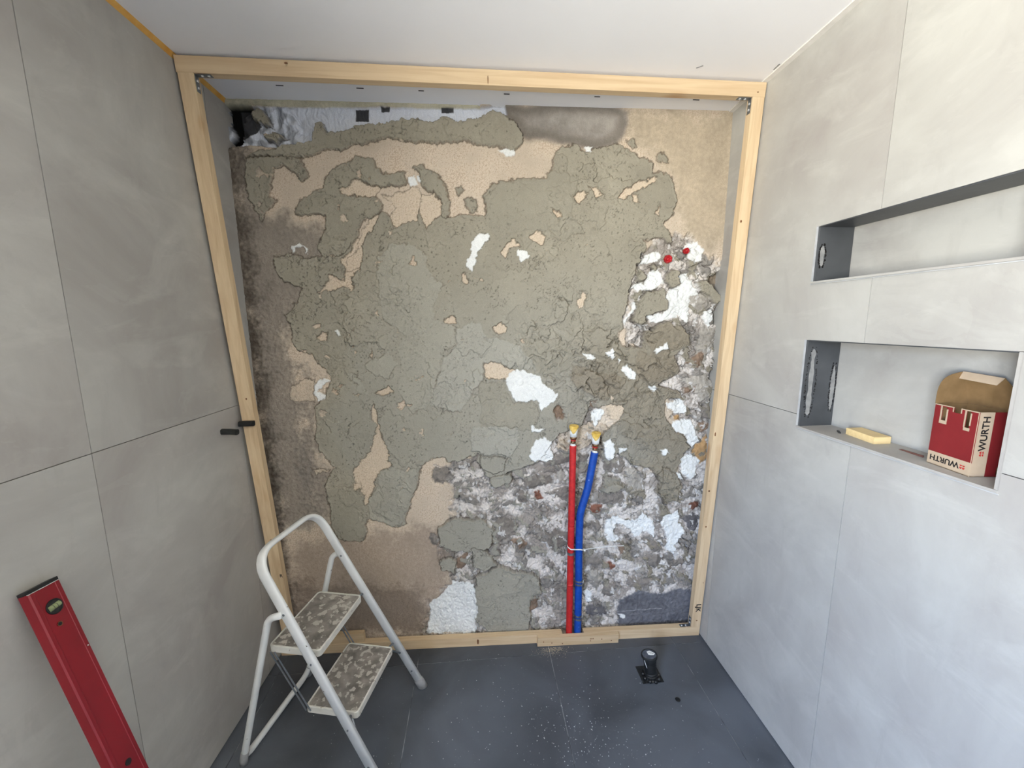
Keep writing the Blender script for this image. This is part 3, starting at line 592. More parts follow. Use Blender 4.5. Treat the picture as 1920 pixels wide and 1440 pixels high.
    crk = ss(.018, .004, np.abs(fbm(6.5, 160, 4, wx, wz)))*ss(.05, .2, pn(x*6, z*6, 161))+ss(.03, .008, np.abs(fbm(21, 164, 3, wx, wz)))*ss(.12, .3, pn(x*8, z*8, 165)); crk = np.clip(crk, 0, 1)
    mort = mort-3.2*crk
    pit = ss(.68, .80, pn(x*120, z*120, 60)+.22*pn(x*6, z*6, 61))
    mort = mort-3.0*pit
    mcol = c(152, 146, 130)[None, None]*(1+.07*n_lo+.05*n_mid+.07*ta+.09*tb*rg2+.03*n_hi)[..., None]
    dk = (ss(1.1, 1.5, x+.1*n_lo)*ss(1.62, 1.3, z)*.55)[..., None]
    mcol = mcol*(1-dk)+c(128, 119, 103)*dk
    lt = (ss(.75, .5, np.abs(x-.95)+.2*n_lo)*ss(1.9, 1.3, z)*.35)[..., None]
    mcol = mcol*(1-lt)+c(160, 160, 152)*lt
    mcol = mcol*(1-.22*(ss(.025, 0, ea)*ss(-.1, .2, n_mid)+ss(.03, 0, eb)*rg2*.8).clip(0, 1)[..., None])*(1-.45*pit[..., None])*(1-.45*crk[..., None])  # step shade along plate edges put into the colour; pits and cracks tinted too
    # rubble fields: lime mortar lumps and small voronoi stones
    lump = 2.0*(2.6*np.abs(fbm(26, 70, 3))*2+1.3*np.abs(fbm(75, 74, 2))*2+3.0*fbm(10, 77, 2))
    cs_x, cs_z = .062, .040
    u = (wx+.014*w1+.006*n_hi)/cs_x; v = (wz+.012*w2+.005*n_mid)/cs_z+.35*np.sin(wx*9); iu = np.floor(u).astype(int); iv = np.floor(v).astype(int)
    d1 = np.full(x.shape, 9., np.float32); d2 = d1.copy(); idc = np.zeros(x.shape, np.int64)
    rs = np.random.RandomState(8); J = rs.rand(64, 128, 3).astype(np.float32)
    for di in (-1, 0, 1):
        for dj in (-1, 0, 1):
            jj = J[(iu+di) & 63, (iv+dj) & 127]; du = iu+di+.15+.7*jj[..., 0]-u; dv = iv+dj+.15+.7*jj[..., 1]-v; d = np.sqrt(du*du+dv*dv); cid = ((iu+di) & 63)*128+((iv+dj) & 127)
            nr = d < d1; d2 = np.where(nr, d1, np.minimum(d2, d)); idc = np.where(nr, cid, idc); d1 = np.where(nr, d, d1)
    jr = J.reshape(-1, 3)[:, 2][idc]; edge = d2-d1
    stonef = (jr < .42)
    sdome = ss(.08, .30, edge+.16*n_hi-.35*np.clip(fbm(13, 88, 3), 0, 1))
    # the lime is bright only in places
    limeC = c(206, 199, 191)[None, None]*(1+.12*n_mid+.13*n_hi+.08*n_vh)[..., None]
    dl = ss(-.1, .35, fbm(8, 80, 4)+.3*n_hi)[..., None]*.85
    limeC = limeC*(1-dl)+c(142, 134, 125)*dl
    stC = c(135, 130, 123)[None, None]*(1+.9*(jr-.2)+.14*n_hi+.2*n_mid)[..., None]
    def put(sl, e, h=None, cl=None, hadd=None):
        if h is not None: Hh[sl] = Hh[sl]*(1-e)+h*e
        if hadd is not None: Hh[sl] += hadd*e
        if cl is not None:
            ee = e[..., None]; col[sl] = col[sl]*(1-ee)+cl*ee
    def setlab(sl, m, name, lbl=None):
        i = nid[0]; nid[0] += 1; q = lab[sl]; q[m] = i; lab[sl] = q; info[i] = (name, lbl); return i
    first = True; baseH = None; baseCol = None
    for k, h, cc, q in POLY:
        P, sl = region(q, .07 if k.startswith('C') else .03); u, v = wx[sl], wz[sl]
        if k.startswith('C'):
            D = sdf(P, x[sl]+.02*w1[sl], z[sl]+.02*w2[sl]); e_ = ss(.045, -.045, D+.035*n_mid[sl]+.02*n_hi[sl])
            t_ = {'CG': (128, 121, 112), 'CK': (88, 78, 68), 'CB': (158, 142, 127), 'CN': (124, 111, 99), 'CY': (176, 162, 140)}[k]
            f_ = {'CG': .8, 'CK': .85, 'CB': .75, 'CN': .65, 'CY': .85}[k]
            cl = c(*t_)*(1+.10*n_mid[sl]+.12*n_hi[sl]-.2*spk[sl][..., 0]*(k != 'CY'))[..., None]
            put(sl, e_*f_, None, cl)
            if k in ('CG', 'CK'): Hh[sl] += e_*(1.2*n_hi[sl]+.8*n_mid[sl])
            if k == 'CY': Hh[sl] = Hh[sl]*(1-.6*e_)+.5*n_mid[sl]*e_
            continue
        if k != 'R' and baseH is None: baseH = Hh.copy(); baseCol = col.copy()
        D = sdf(P, u, v); ins = D < 0
        if k == 'R':
            D = sdf(P, x[sl]+.03*w1[sl], z[sl]+.03*w2[sl]); e_ = ss(.012, -.012, D)
            hl = -15+lump[sl]; st = stonef[sl]; hs = -19+16*sdome[sl]+2.2*n_hi[sl]+1.6*T2[sl]+3*(jr[sl]-.2)*5
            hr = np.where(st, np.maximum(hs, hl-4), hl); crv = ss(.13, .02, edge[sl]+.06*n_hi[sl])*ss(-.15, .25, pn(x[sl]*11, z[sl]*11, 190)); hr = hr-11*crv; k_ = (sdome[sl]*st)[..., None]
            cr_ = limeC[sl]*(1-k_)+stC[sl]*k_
            cr_ = cr_*(1-.45*crv[..., None]); put(sl, e_, hr, cr_)  # crevice shade put into the colour on top of the deeper relief
            m_all = (D < -.006) & st & (sdome[sl] > .35)
            idl = idc[sl]
            ids, cnt = np.unique(idl[m_all], return_counts=True)
            for ii in ids[cnt > 55]: setlab(sl, m_all & (idl == ii), 'stone')
            continue
        if k == 'D':
            D = sdf(P, x[sl]+.006*w1[sl], z[sl]+.006*w2[sl]); e_ = ss(.014, -.010, D); put(sl, e_, -2.5+.7*n_mid[sl]+.5*n_vh[sl], c(146, 140, 132)*(1+.2*n_lo[sl]+.25*n_mid[sl]+.1*n_hi[sl])[..., None])
            ed = ss(.045, 0, np.abs(D+.012+.01*n_mid[sl]))*.6; put(sl, ed, None, c(96, 88, 78)*np.ones_like(col[sl])); setlab(sl, D < 0, 'concrete_patch', 'smooth dark grey concrete area'); continue
        if k == 'F':
            D = sdf(P, x[sl], z[sl]+.004*w2[sl]); e_ = ss(.002, -.004, D)
            fold = pn(x[sl]*60+2*n_mid[sl], z[sl]*9, 90); fold = 3.2*(1-np.abs(fold)*2)+1.6*(1-2*np.abs(pn(x[sl]*140, z[sl]*30, 91)))
            wl_ = ss(.36, .20, x[sl]); cr2 = 7*(1-2*np.abs(pn(x[sl]*24, z[sl]*24, 93)))*wl_
            cf = c(208, 212, 220)*(1-.55*wl_*ss(-.2, .3, pn(x[sl]*30, z[sl]*26, 94)))[..., None]
            put(sl, e_, -24+fold+cr2, cf); setlab(sl, D < 0, 'foil_sheet', 'crinkled silvery white foil'); continue
        if k == 'H': e_ = ss(.004, -.004, D); put(sl, e_, -52+0*D, c(16, 15, 14)*np.ones_like(col[sl])); continue
        if k == 'I':
            D = sdf(P, x[sl], z[sl]+.003*w2[sl]); e_ = ss(.003, -.003, D); put(sl, e_, -16+9*ss(0, -.010, D)+1.4*n_hi[sl], c(186, 180, 156)*(1+.14*n_mid[sl]+.1*n_hi[sl])[..., None]); setlab(sl, D < 0, 'wool_strip', 'yellowish grey strip of mineral wool'); continue
        if k == 'Q': D = sdf(P, x[sl], z[sl]); e_ = ss(.001, -.001, D); put(sl, e_, None, c(66, 66, 68)*np.ones_like(col[sl])); setlab(sl, D < 0, 'dark_tape', 'dark grey tape square'); continue
        if k == 'M':
            e_ = ss(0, -.0032, D); lip = 1.8*np.exp(-((D+.006)/.004)**2)
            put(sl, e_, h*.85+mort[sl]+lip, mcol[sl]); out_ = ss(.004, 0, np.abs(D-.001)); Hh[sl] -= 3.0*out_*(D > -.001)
            put(sl, out_*.75*(D > -.002), None, c(84, 75, 64)*np.ones_like(col[sl]))  # dark outline: shade at the mortar edge painted into the colour
            setlab(sl, D < -.0008, 'mortar_patch'); continue
        if k == 'B':
            e_ = ss(0, -.0030, D); sp2 = (ss(.1, .6, n_sp[sl]+.4*n_hi[sl])*.6)[..., None]
            cb = (c(207, 191, 168)*(1+.07*n_hi[sl])[..., None])*(1-.6*sp2)+c(150, 126, 104)*.6*sp2
            mixb = .35; cb = cb*(1-mixb)+baseCol[sl]*mixb
            put(sl, e_, -1.5+baseH[sl]*.9-1.0*sp2[..., 0], cb); out_ = ss(.0035, 0, np.abs(D)); put(sl, out_*.65, None, c(88, 78, 66)*np.ones_like(col[sl]))  # rim of the exposed render darkened: edge shade put into the colour
            q_ = lab[sl]; q_[D < 0] = 0; lab[sl] = q_; continue
        if k == 'P':
            D = sdf(P, u, v); e_ = ss(0, -.0025, D); tgt = {0: (148, 143, 128), 1: (162, 159, 146), 2: (167, 165, 154), 3: (132, 122, 105)}[cc]
            ok = (lab[sl] > 0)
            e2 = e_*ok; Hh[sl] += h*.8*e2
            og = ss(.003, 0, np.abs(D-.001))*ok*ss(-.1, .25, n_mid[sl]); Hh[sl] -= 2.2*og; put(sl, og*.45, None, c(98, 90, 78)*np.ones_like(col[sl]))  # groove round the skim also has its shade painted into the colour
            if cc == 3: Hh[sl] += e2*(1.5*pb[sl])
            put(sl, e2*.6, None, c(*tgt)*(1+.05*n_mid[sl]+.03*n_hi[sl])[..., None])
            if ok.any(): setlab(sl, (D < -.001) & ok, 'mortar_skim')
            continue
        if k == 'S':
            e_ = ss(.0005, -.004, D); dep = np.clip(-D/.022, 0, 1); fac = terr(1.3, 120+cc)[sl]
            tg = {0: (128, 121, 113), 1: (98, 95, 95), 2: (132, 112, 95), 3: (128, 88, 72), 4: (176, 142, 100), 5: (164, 158, 148)}[cc]
            put(sl, e_, -15+14*dep**.5+2.6*fac+1.8*n_hi[sl]+2*n_mid[sl], c(*tg)*(1+.24*n_mid[sl]+.16*n_hi[sl]+.06*fac)[..., None])
            out_ = ss(.005, 0, np.abs(D-.002)); Hh[sl] -= 4*out_*(D > 0)
            setlab(sl, D < -.0005, 'brick_piece' if cc == 3 else 'stone', {3: 'dull reddish brown brick fragment', 4: 'ochre brown lump', 1: 'dark grey stone'}.get(cc)); continue
        if k == 'K':
            e_ = ss(.003, -.006, D); put(sl, e_, -8+2.0*n_mid[sl]+2.2*n_hi[sl]+1.5*terr(1.5, 130)[sl]+3*ss(.09, .12, z[sl]), c(106, 106, 110)*(1+.22*n_mid[sl]+.22*n_hi[sl])[..., None])
            ln = ss(.0035, 0, np.abs(z[sl]-.108-.01*n_mid[sl]-.03*(x[sl]-1.7)))*.6*e_*(x[sl] < 1.86); put(sl, ln, None, c(176, 176, 176)*np.ones_like(col[sl]))
            setlab(sl, D < -.002, 'concrete_block', 'dark blue grey rough concrete course'); continue
        if k == 'G':
            e_ = ss(.004, -.008, D); put(sl, e_, -42+9*np.abs(n_mid[sl])+4*n_hi[sl]+14*ss(.1, .5, fbm(12, 140, 2)[sl]), c(134, 122, 106)*(1+.3*n_mid[sl]+.1*n_hi[sl])[..., None]); q_ = lab[sl]; q_[D < 0] = 0; lab[sl] = q_; continue
        if k == 'W':
            e_ = ss(.0, -.0030, D); cur = Hh[sl]; loc_ = float(np.median(cur[ins])) if ins.any() else 0
            put(sl, e_, cur*.45+loc_*.55+3.4+1.2*n_mid[sl]+.5*n_hi[sl]+.9*trow[sl]+.7*ridg(22, 150, .06)[sl]+1.4*pb[sl], c(226, 227, 223)*(1+.05*n_mid[sl]+.04*n_hi[sl])[..., None])
            out_ = ss(.0035, 0, np.abs(D-.001)); Hh[sl] -= 1.5*out_*(D > 0)
            setlab(sl, D < -.0005, 'gypsum_patch', 'white gypsum filler patch'); continue
    # thin places in the main coat where the sandy render still shows, and mortar dabs over the rubble
    hole = fbm(15, 210, 4, wx, wz); msk = (lab > 0)*0.
    names = np.array([0]+[1 if info[i][0] in ('mortar_patch', 'mortar_skim') else (0 if info[i][0] in ('stone', 'brick_piece') else 3) for i in range(1, nid[0])])
    kind = names[lab]
    thr = .74+.35*ss(.55, 1.0, x)
    ex = ss(thr, thr+.05, hole)*(kind == 1)*(z > .8)
    Hh = Hh*(1-ex)+(-1+baseH)*ex; col[...] = col*(1-ex[..., None])+baseCol*ex[..., None]
    dab = fbm(17, 220, 4, wx, wz+.4*wx); ins_r = ss(.0, .03, -sdf(np.array(POLY[0][3], np.float32).reshape(-1, 2)/1000, x, z))*(kind == 0)*(Hh > -30)
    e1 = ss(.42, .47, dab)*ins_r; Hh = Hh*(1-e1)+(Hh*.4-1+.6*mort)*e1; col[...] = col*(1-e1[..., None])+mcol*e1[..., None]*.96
    dab2 = fbm(24, 230, 4, wx, wz); e2 = ss(.60, .64, dab2)*ins_r; Hh = Hh+(2.5+n_hi)*e2; col[...] = col*(1-.9*e2[..., None])+.9*c(206, 203, 198)*e2[..., None]
    Hh = Hh/1000.
    # wall stays clear of the boards at its foot
    col = np.clip(col, .004, .86)
    vy = WY(x, z)-Hh
    # normals from the relief
    gz, gx = np.gradient(vy, S); nn = np.stack([gx, -np.ones_like(vy), gz], -1); nn /= np.linalg.norm(nn, axis=-1, keepdims=True)
    m = bpy.data.materials.new('masonry_relief'); m.use_nodes = True; t = m.node_tree; N = t.nodes; L = t.links; b = N['Principled BSDF']
    b.inputs['Roughness'].default_value = .93; b.inputs['Specular IOR Level'].default_value = .2
    at = N.new('ShaderNodeAttribute'); at.attribute_name = 'tint'; tcn = N.new('ShaderNodeTexCoord'); no = N.new('ShaderNodeTexNoise'); no.inputs['Scale'].default_value = 420; no.inputs['Detail'].default_value = 3
    L.new(tcn.outputs['Object'], no.inputs['Vector']); g = N.new('ShaderNodeMapRange'); g.inputs[1].default_value = .3; g.inputs[2].default_value = .7; g.inputs[3].default_value = .86; g.inputs[4].default_value = 1.12; L.new(no.outputs[0], g.inputs[0])
    vm = N.new('ShaderNodeVectorMath'); vm.operation = 'SCALE'; L.new(at.outputs['Color'], vm.inputs[0]); L.new(g.outputs[0], vm.inputs[3]); L.new(vm.outputs[0], b.inputs['Base Color'])
    bp = N.new('ShaderNodeBump'); bp.inputs['Strength'].default_value = .35; bp.inputs['Distance'].default_value = .0012; L.new(no.outputs[0], bp.inputs['Height']); L.new(bp.outputs[0], b.inputs['Normal'])
    vid = np.arange(nx*nz_).reshape(nz_, nx); quads = np.stack([vid[:-1, :-1], vid[:-1, 1:], vid[1:, 1:], vid[1:, :-1]], -1).reshape(-1, 4)
    fl_ = lab[:-1, :-1].reshape(-1)
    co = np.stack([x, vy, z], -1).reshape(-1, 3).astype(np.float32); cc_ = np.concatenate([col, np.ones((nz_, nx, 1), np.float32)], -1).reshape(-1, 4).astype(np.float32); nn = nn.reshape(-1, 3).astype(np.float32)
    order = np.argsort(fl_, kind='stable'); sl_ = fl_[order]; cuts = np.searchsorted(sl_, np.arange(nid[0]+1))
    root = None
    small = []
    def mk(name, F):
        uq, inv = np.unique(F.reshape(-1), return_inverse=True); inv = inv.reshape(-1, 4)
        me = bpy.data.meshes.new(name); me.vertices.add(len(uq)); me.vertices.foreach_set('co', co[uq].ravel())
        me.loops.add(len(inv)*4); me.loops.foreach_set('vertex_index', inv.ravel().astype(np.int32)); me.polygons.add(len(inv)); me.polygons.foreach_set('loop_start', (np.arange(len(inv))*4).astype(np.int32))
        me.polygons.foreach_set('use_smooth', np.ones(len(inv), bool)); me.update(calc_edges=True)
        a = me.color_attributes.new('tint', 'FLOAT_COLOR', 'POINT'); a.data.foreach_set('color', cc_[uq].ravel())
        me.normals_split_custom_set_from_vertices(nn[uq]); me.materials.append(m)
        o = bpy.data.objects.new(name, me); COL.objects.link(o); return o
    parts = []
    for i in range(1, nid[0]):
        F = quads[order[cuts[i]:cuts[i+1]]]
        if len(F) < 24: small.append(F); continue
        parts.append((info[i], F))
    F0 = np.concatenate([quads[order[cuts[0]:cuts[1]]]]+small)
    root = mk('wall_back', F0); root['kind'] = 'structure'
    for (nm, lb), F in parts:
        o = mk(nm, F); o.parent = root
        if lb: o['label'] = lb
    # solid masonry behind the relief
    bm = BM(); box(bm, (-.22, .335, -.05), (2.24, .62, H+.05)); obj('masonry_core', bm, M_CONC, root)
    return root
wall_back = build_wall()
# ------------------------------------------------------------------ timber frame (leans: foot against the wall, head forward)
FH = 2.392
def fy(x, z): return ((.2356*(1-x/W)+.1674*x/W)*(1-z/H))+.001
frame = empty('timber_frame', (1.0, .2, 0), 'pale spruce batten frame screwed together, leaning in front of the rough wall', 'frame')
DP = .030
def batten(name, xb0, xb1, xt0, xt1, zb, zt, m, off=0, dp=DP, bev=.0015, n=1):
    P = [(xb0, fy(xb0, zb)+off, zb), (xb1, fy(xb1, zb)+off, zb), (xb1, fy(xb1, zb)+off+dp, zb), (xb0, fy(xb0, zb)+off+dp, zb),
         (xt0, fy(xt0, zt)+off, zt), (xt1, fy(xt1, zt)+off, zt), (xt1, fy(xt1, zt)+off+dp, zt), (xt0, fy(xt0, zt)+off+dp, zt)]
    bm = BM(); hexa(bm, P); return obj(name, bm, m, frame, bevel=bev)
batten('top_rail', .006, 2.019, .006, 2.020, 2.345, FH, M_WX)
batten('stud', .031, .081, .009, .057, .0505, 2.3445, M_WZ)
# the right stud carries a shallow groove: two strips of one board
batten('stud', 1.975, 2.020, 1.9725, 2.018, .0505, 2.3445, M_WZ)
# bottom rail in two lengths either side of the pipe notch, joined by the cleat
batten('bottom_rail', .012, 1.337, .012, 1.337, .0008, .050, M_WX)
batten('bottom_rail', 1.442, 2.020, 1.442, 2.020, .0008, .050, M_WX)
batten('cleat', 1.214, 1.607, 1.216, 1.607, .0008, .049, M_WX2, off=-.0215, dp=.021)
bm = BM(); y0 = fy(.2, .075); hexa(bm, [(.06, y0+.004, .0505), (.396, y0+.001, .0505), (.396, y0+.026, .0505), (.06, y0+.028, .0505), (.06, y0+.004, .098), (.394, y0+.001, .096), (.394, y0+.026, .096), (.06, y0+.028, .098)])
tag(obj('cleat', bm, M_WX2, frame, bevel=.0015), 'short offcut lying on the left end of the bottom rail')
# nail holes of the front cleat
for x, z in ((1.243, .026), (1.283, .018), (1.334, .012), (1.47, .031), (1.476, .031), (1.483, .0315), (1.525, .026), (1.572, .016), (1.47, .02)):
    bm = BM(); cyl(bm, (x, fy(x, z)-.0215-.0006, z), (x, fy(x, z)-.0205, z), .0028, n=10); obj('nail_hole', bm, M_KNOT, frame)
# knots
for x, z, a, b_ in ((1.93, 0, 0, 0),): pass
for (x, z, rx, rz) in ((2.0, .088, .0045, .003), (1.99, .60, .004, .004), (1.985, .78, .0045, .004), (1.982, 1.05, .003, .009), (1.984, 1.92, .004, .005), (1.01, 2.362, .0015, .013), (.93, .028, .005, .016), (2.01, .30, .002, .002), (.05, 1.25, .003, .004), (.058, .62, .011, .0015), (.35, 2.383, .006, .003), (1.99, 2.36, .003, .002)):
    bm = BM(); y = fy(x, z)-.0002; n = 14
    v = [bm.verts.new((x+rx*math.cos(2*math.pi*i/n), y-.0004+.0002*math.cos(3*i), z+rz*math.sin(2*math.pi*i/n))) for i in range(n)]; v2 = [bm.verts.new((q.co.x, y+.002, q.co.z)) for q in v]
    bm.faces.new(v)
    for i in range(n): bm.faces.new((v[i], v[(i+1) % n], v2[(i+1) % n], v2[i]))
    obj('knot', bm, M_KNOT, frame)
# stamped letters on the studs
y = fy(2.005, .15)-.0004
ld = Vector((0, .0697, -1)).normalized(); lu = Vector((1, -.026, 0)).normalized(); text('LJK', .032, M_INK, frame, facemat(Vector((2.000, fy(2.0, .160)-.0006, .160)), ld, lu, ld.cross(lu)), bold=.0009)
y = fy(.07, .435)-.0004
lu = Vector((0, -.095, 1)).normalized(); text('R', .022, M_INK, frame, facemat(Vector((.070, fy(.07, .437)-.0007, .437)), Vector((1, -.028, 0)).normalized(), lu, Vector((1, -.028, 0)).normalized().cross(lu)), bold=.0004)
# angle brackets: two legs in the corner, punched plate with screws
def bracket(xc, zc, sx_, sz):
    """corner point (xc,zc); sx_: direction along the rail, sz: direction along the stud"""
    t = .0016; wd = .018; L1 = .05
    yr = lambda z: fy(xc, z)+.005
    bm = BM(); x_a, x_b = sorted((xc, xc+sx_*L1)); z_a, z_b = sorted((zc, zc+sz*t)); box(bm, (x_a, yr(zc), z_a), (x_b, yr(zc)+wd, z_b))
    z_a, z_b = sorted((zc, zc+sz*L1)); x_a, x_b = sorted((xc, xc+sx_*t))
    hexa(bm, [(x_a, yr(z_a), z_a), (x_b, yr(z_a), z_a), (x_b, yr(z_a)+wd, z_a), (x_a, yr(z_a)+wd, z_a), (x_a, yr(z_b), z_b), (x_b, yr(z_b), z_b), (x_b, yr(z_b)+wd, z_b), (x_a, yr(z_b)+wd, z_b)])
    b = obj('angle_bracket', bm, M_ZINC, frame); 
    for d in (.020, .040):
        bm = BM(); lathe(bm, (xc+sx_*d, yr(zc)+wd/2, zc+sz*t), (0, 0, sz), [(0, .0046), (.0016, .0044), (.003, .0024)], 12); s = obj('screw', bm, M_SCREW); s.parent = b
        z = zc+sz*(d-.003); bm = BM(); lathe(bm, (xc+sx_*t, yr(z)+wd/2, z), (sx_, 0, 0), [(0, .0046), (.0016, .0044), (.003, .0024)], 12); s = obj('screw', bm, M_SCREW); s.parent = b
bracket(.0572, 2.3446, 1, -1); bracket(1.9724, 2.3446, -1, -1); bracket(1.9748, .0503, -1, 1)

# ------------------------------------------------------------------ supply pipes
def ywall(x, z): return WY(x, z)
def path(P, dx=0):
    return fillet([Vector((x, y, z)) for x, y, z in P], [0]+[.25]*(len(P)-2)+[0], 8)
def pipe(name, P, r, m, lab, cap_lab):
    t = empty(name, P[0], lab, 'pipe')
    bm = BM(); pts = path(P); fine = []
    for a, b in zip(pts, pts[1:]):
        k = max(1, int((b-a).length/.006)); fine += [a.lerp(b, i/k) for i in range(k)]
    fine.append(pts[-1]); n = 16; rings = []
    for i, p in enumerate(fine):
        d = (fine[min(i+1, len(fine)-1)]-fine[max(i-1, 0)]).normalized(); a = d.cross(Vector((0, 1, 0))).normalized(); b = d.cross(a); rr = r*(1+(.03 if i % 2 else -.02))
        rings.append([bm.verts.new(p+a*rr*math.cos(2*math.pi*k/n)+b*rr*math.sin(2*math.pi*k/n)) for k in range(n)])
    for A, B in zip(rings, rings[1:]):
        for i in range(n): bm.faces.new((A[i], A[(i+1) % n], B[(i+1) % n], B[i]))
    bm.faces.new(rings[0]); bm.faces.new(rings[-1][::-1]); obj('sleeve', bm, m, t, smooth=True)
    top = fine[-1]; d = (Vector((top.x+(.002 if 'red' in lab else .004), top.y-.004, top.z+.1))-top).normalized()
    def part(nm, prof, mm, lb=None):
        bm = BM(); lathe(bm, top, d, prof, 24); o = obj(nm, bm, mm, t, smooth=True); return tag(o, lb)
    part('bare_pipe', [(-.004, .0128), (.002, .0128), (.0025, .0102), (.024, .0102)], M_PVC, 'short bare white end of the pipe')
    part('sealing_ring', [(.022, .009), (.022, .0115), (.024, .0125), (.027, .0125), (.029, .0115), (.029, .009)], M_REDRING, 'thin red ring')
    part('brass_fitting', [(.010, .0105), (.011, .0118), (.018, .0118), (.020, .0105), (.029, .0105), (.030, .0145), (.041, .0155), (.042, .011)], M_BRASS, 'brown brass fitting')
    part('plug', [(.041, .010), (.0415, .0152), (.060, .0172), (.084, .0182), (.085, .012)], M_PVC, 'white plastic blanking plug')
    # yellow hemp and paste sagging from the rim
    bm = BM(); n = 40; rim = []
    for j in range(7):
        h = .092-.0075*j; row = []
        for i in range(n):
            a_ = 2*math.pi*i/n; drop = .012+.024*max(0, math.cos(a_-.3))**3+.006*noise.noise(Vector((math.cos(a_)*3, math.sin(a_)*3, 5+r*100)))
            hh = .094-drop*j/6; rr = .0186+(.0022 if j < 6 else -.0008)+.0016*noise.noise(Vector((a_*3, hh*200, r*70))); row.append((a_, hh, rr*(.9 if j == 0 else 1)))
        rim.append(row)
    ax_ = d.cross(Vector((1, 0, 0))).normalized(); ay_ = d.cross(ax_)
    # ax_ points towards the room (-y)
    if ax_.y > 0: ax_ = -ax_
    V = [[bm.verts.new(top+d*hh+ax_*rr*math.cos(a_)+ay_*rr*math.sin(a_)) for a_, hh, rr in row] for row in rim]
    for A, B in zip(V, V[1:]):
        for i in range(n): bm.faces.new((A[i], A[(i+1) % n], B[(i+1) % n], B[i]))
    inn = [bm.verts.new(top+d*.088+ax_*.012*math.cos(2*math.pi*i/n)+ay_*.012*math.sin(2*math.pi*i/n)) for i in range(n)]
    for i in range(n): bm.faces.new((V[0][i], inn[i], inn[(i+1) % n], V[0][(i+1) % n]))
    bm.faces.new(inn); tag(obj('hemp_seal', bm, M_HEMP, t, smooth=True), 'yellow hemp and sealing paste round the top')
    return t, fine
red, rfine = pipe('water_pipe', [(1.3735, .204, -.05), (1.3745, .203, .3), (1.3745, .199, .6), (1.3755, .194, .99)], .0152, M_REDH, 'hot water pipe in a red sleeve running up the rough wall', '')
blue, bfine = pipe('water_pipe', [(1.4165, .204, -.05), (1.4165, .203, .30), (1.4135, .200, .52), (1.4150, .198, .66), (1.448, .196, .78), (1.4755, .192, .955)], .0172, M_BLUEH, 'cold water pipe in a blue sleeve, bent to the right near its top', '')
def clampring(parent, p, r, m, name, lb, h=.009, th=.0016):
    bm = BM(); lathe(bm, (p[0], p[1], p[2]-h/2), (0, 0, 1), [(0, r), (0, r+th), (h*.4, r+th+.001), (h, r+th), (h, r)], 24); tag(obj(name, bm, m, parent, smooth=False), lb)
for z in (.316, .300, .132, .116):
    clampring(blue, (1.4165, .2035, z), .0176, M_ZINC, 'pipe_clip', 'zinc coloured clip round the blue sleeve')
for z in (.131, .315):
    bm = BM(); box(bm, (1.4165+.016, .198, z-.012), (1.4165+.024, .206, z+.004)); obj('clip_screw', bm, M_SCREW, blue, bevel=.001)
clampring(red, (1.3747, .2005, .462), .0158, M_ZINC, 'pipe_clip', 'zinc coloured clip round the red sleeve', h=.012)
# white cable tie round both, long tail pointing right
tie = empty('cable_tie', (1.395, .185, .485), 'white plastic cable tie binding red and blue pipes, tail pointing right', 'cable tie')
loop = []
for i in range(41):
    a_ = 2*math.pi*i/40; cx = 1.3945+.021*math.copysign(1, math.cos(a_))*(abs(math.cos(a_))**.001); cx = 1.3945+(.0205 if math.cos(a_) > 0 else -.0205)
    r_ = .0190 if math.cos(a_) > 0 else .0170
    loop.append((cx+r_*math.cos(a_), .2005+r_*math.sin(a_), .489-.010*math.cos(a_)-.006*math.sin(a_)*0))
bm = BM(); sweep(bm, loop, [(.0006, .0024), (-.0006, .0024), (-.0006, -.0024), (.0006, -.0024)], (0, 0, 1), False); obj('strap', bm, M_PVC, tie)
bm = BM(); box(bm, (1.430, .172, .484), (1.438, .180, .492)); obj('tie_head', bm, M_PVC, tie, bevel=.001)
bm = BM(); tail = [Vector((1.436, .178, .489)).lerp(Vector((1.63, .196, .486)), i/16)+Vector((0, 0, .004*math.sin(math.pi*i/16))) for i in range(17)]
sweep(bm, tail, [(.0014, .0006), (-.0014, .0006), (-.0014, -.0006), (.0014, -.0006)], (0, 1, 0)); obj('tie_tail', bm, M_PVC, tie)
# two red plastic plugs in the wall, upper right
for i, (x, z, r, lb) in enumerate(((1.7836, 1.804, .0165, 'larger crumpled red plastic plug set in the sandy wall, left of the other'), (1.862, 1.838, .012, 'smaller red plastic plug half covered by filler, right of the other'))):
    t = empty('wall_plug', (x, WY(x, z), z), lb, 'plug', 'red plugs in the rough wall')
    bm = BM(); n = 18; c0 = Vector((x, WY(x, z)-.006, z)); rings = []
    for j, (rr, h) in enumerate(((1.05, .010), (1.0, -.003), (.8, -.006), (.45, -.002), (.2, -.004))):
        rings.append([bm.verts.new(c0+Vector((r*rr*(1+.22*noise.noise(Vector((k*1.9, j*2.1, i*9)))), 0, 0)) @ Matrix.Rotation(2*math.pi*k/n, 3, 'Y')+Vector((0, h+.003*noise.noise(Vector((k*2.3, j*3.7, i*5+1))), 0))) for k in range(n)])
    for A, B in zip(rings, rings[1:]):
        for k in range(n): bm.faces.new((A[k], A[(k+1) % n], B[(k+1) % n], B[k]))
    bm.faces.new(rings[-1]); obj('cap', bm, M_REDCAP, t)
    bm = BM(); lathe(bm, c0+Vector((0, .012, 0)), (0, -1, 0), [(0, r*.7), (.008, r*.7)], 12); obj('socket', bm, M_BLACK, t)

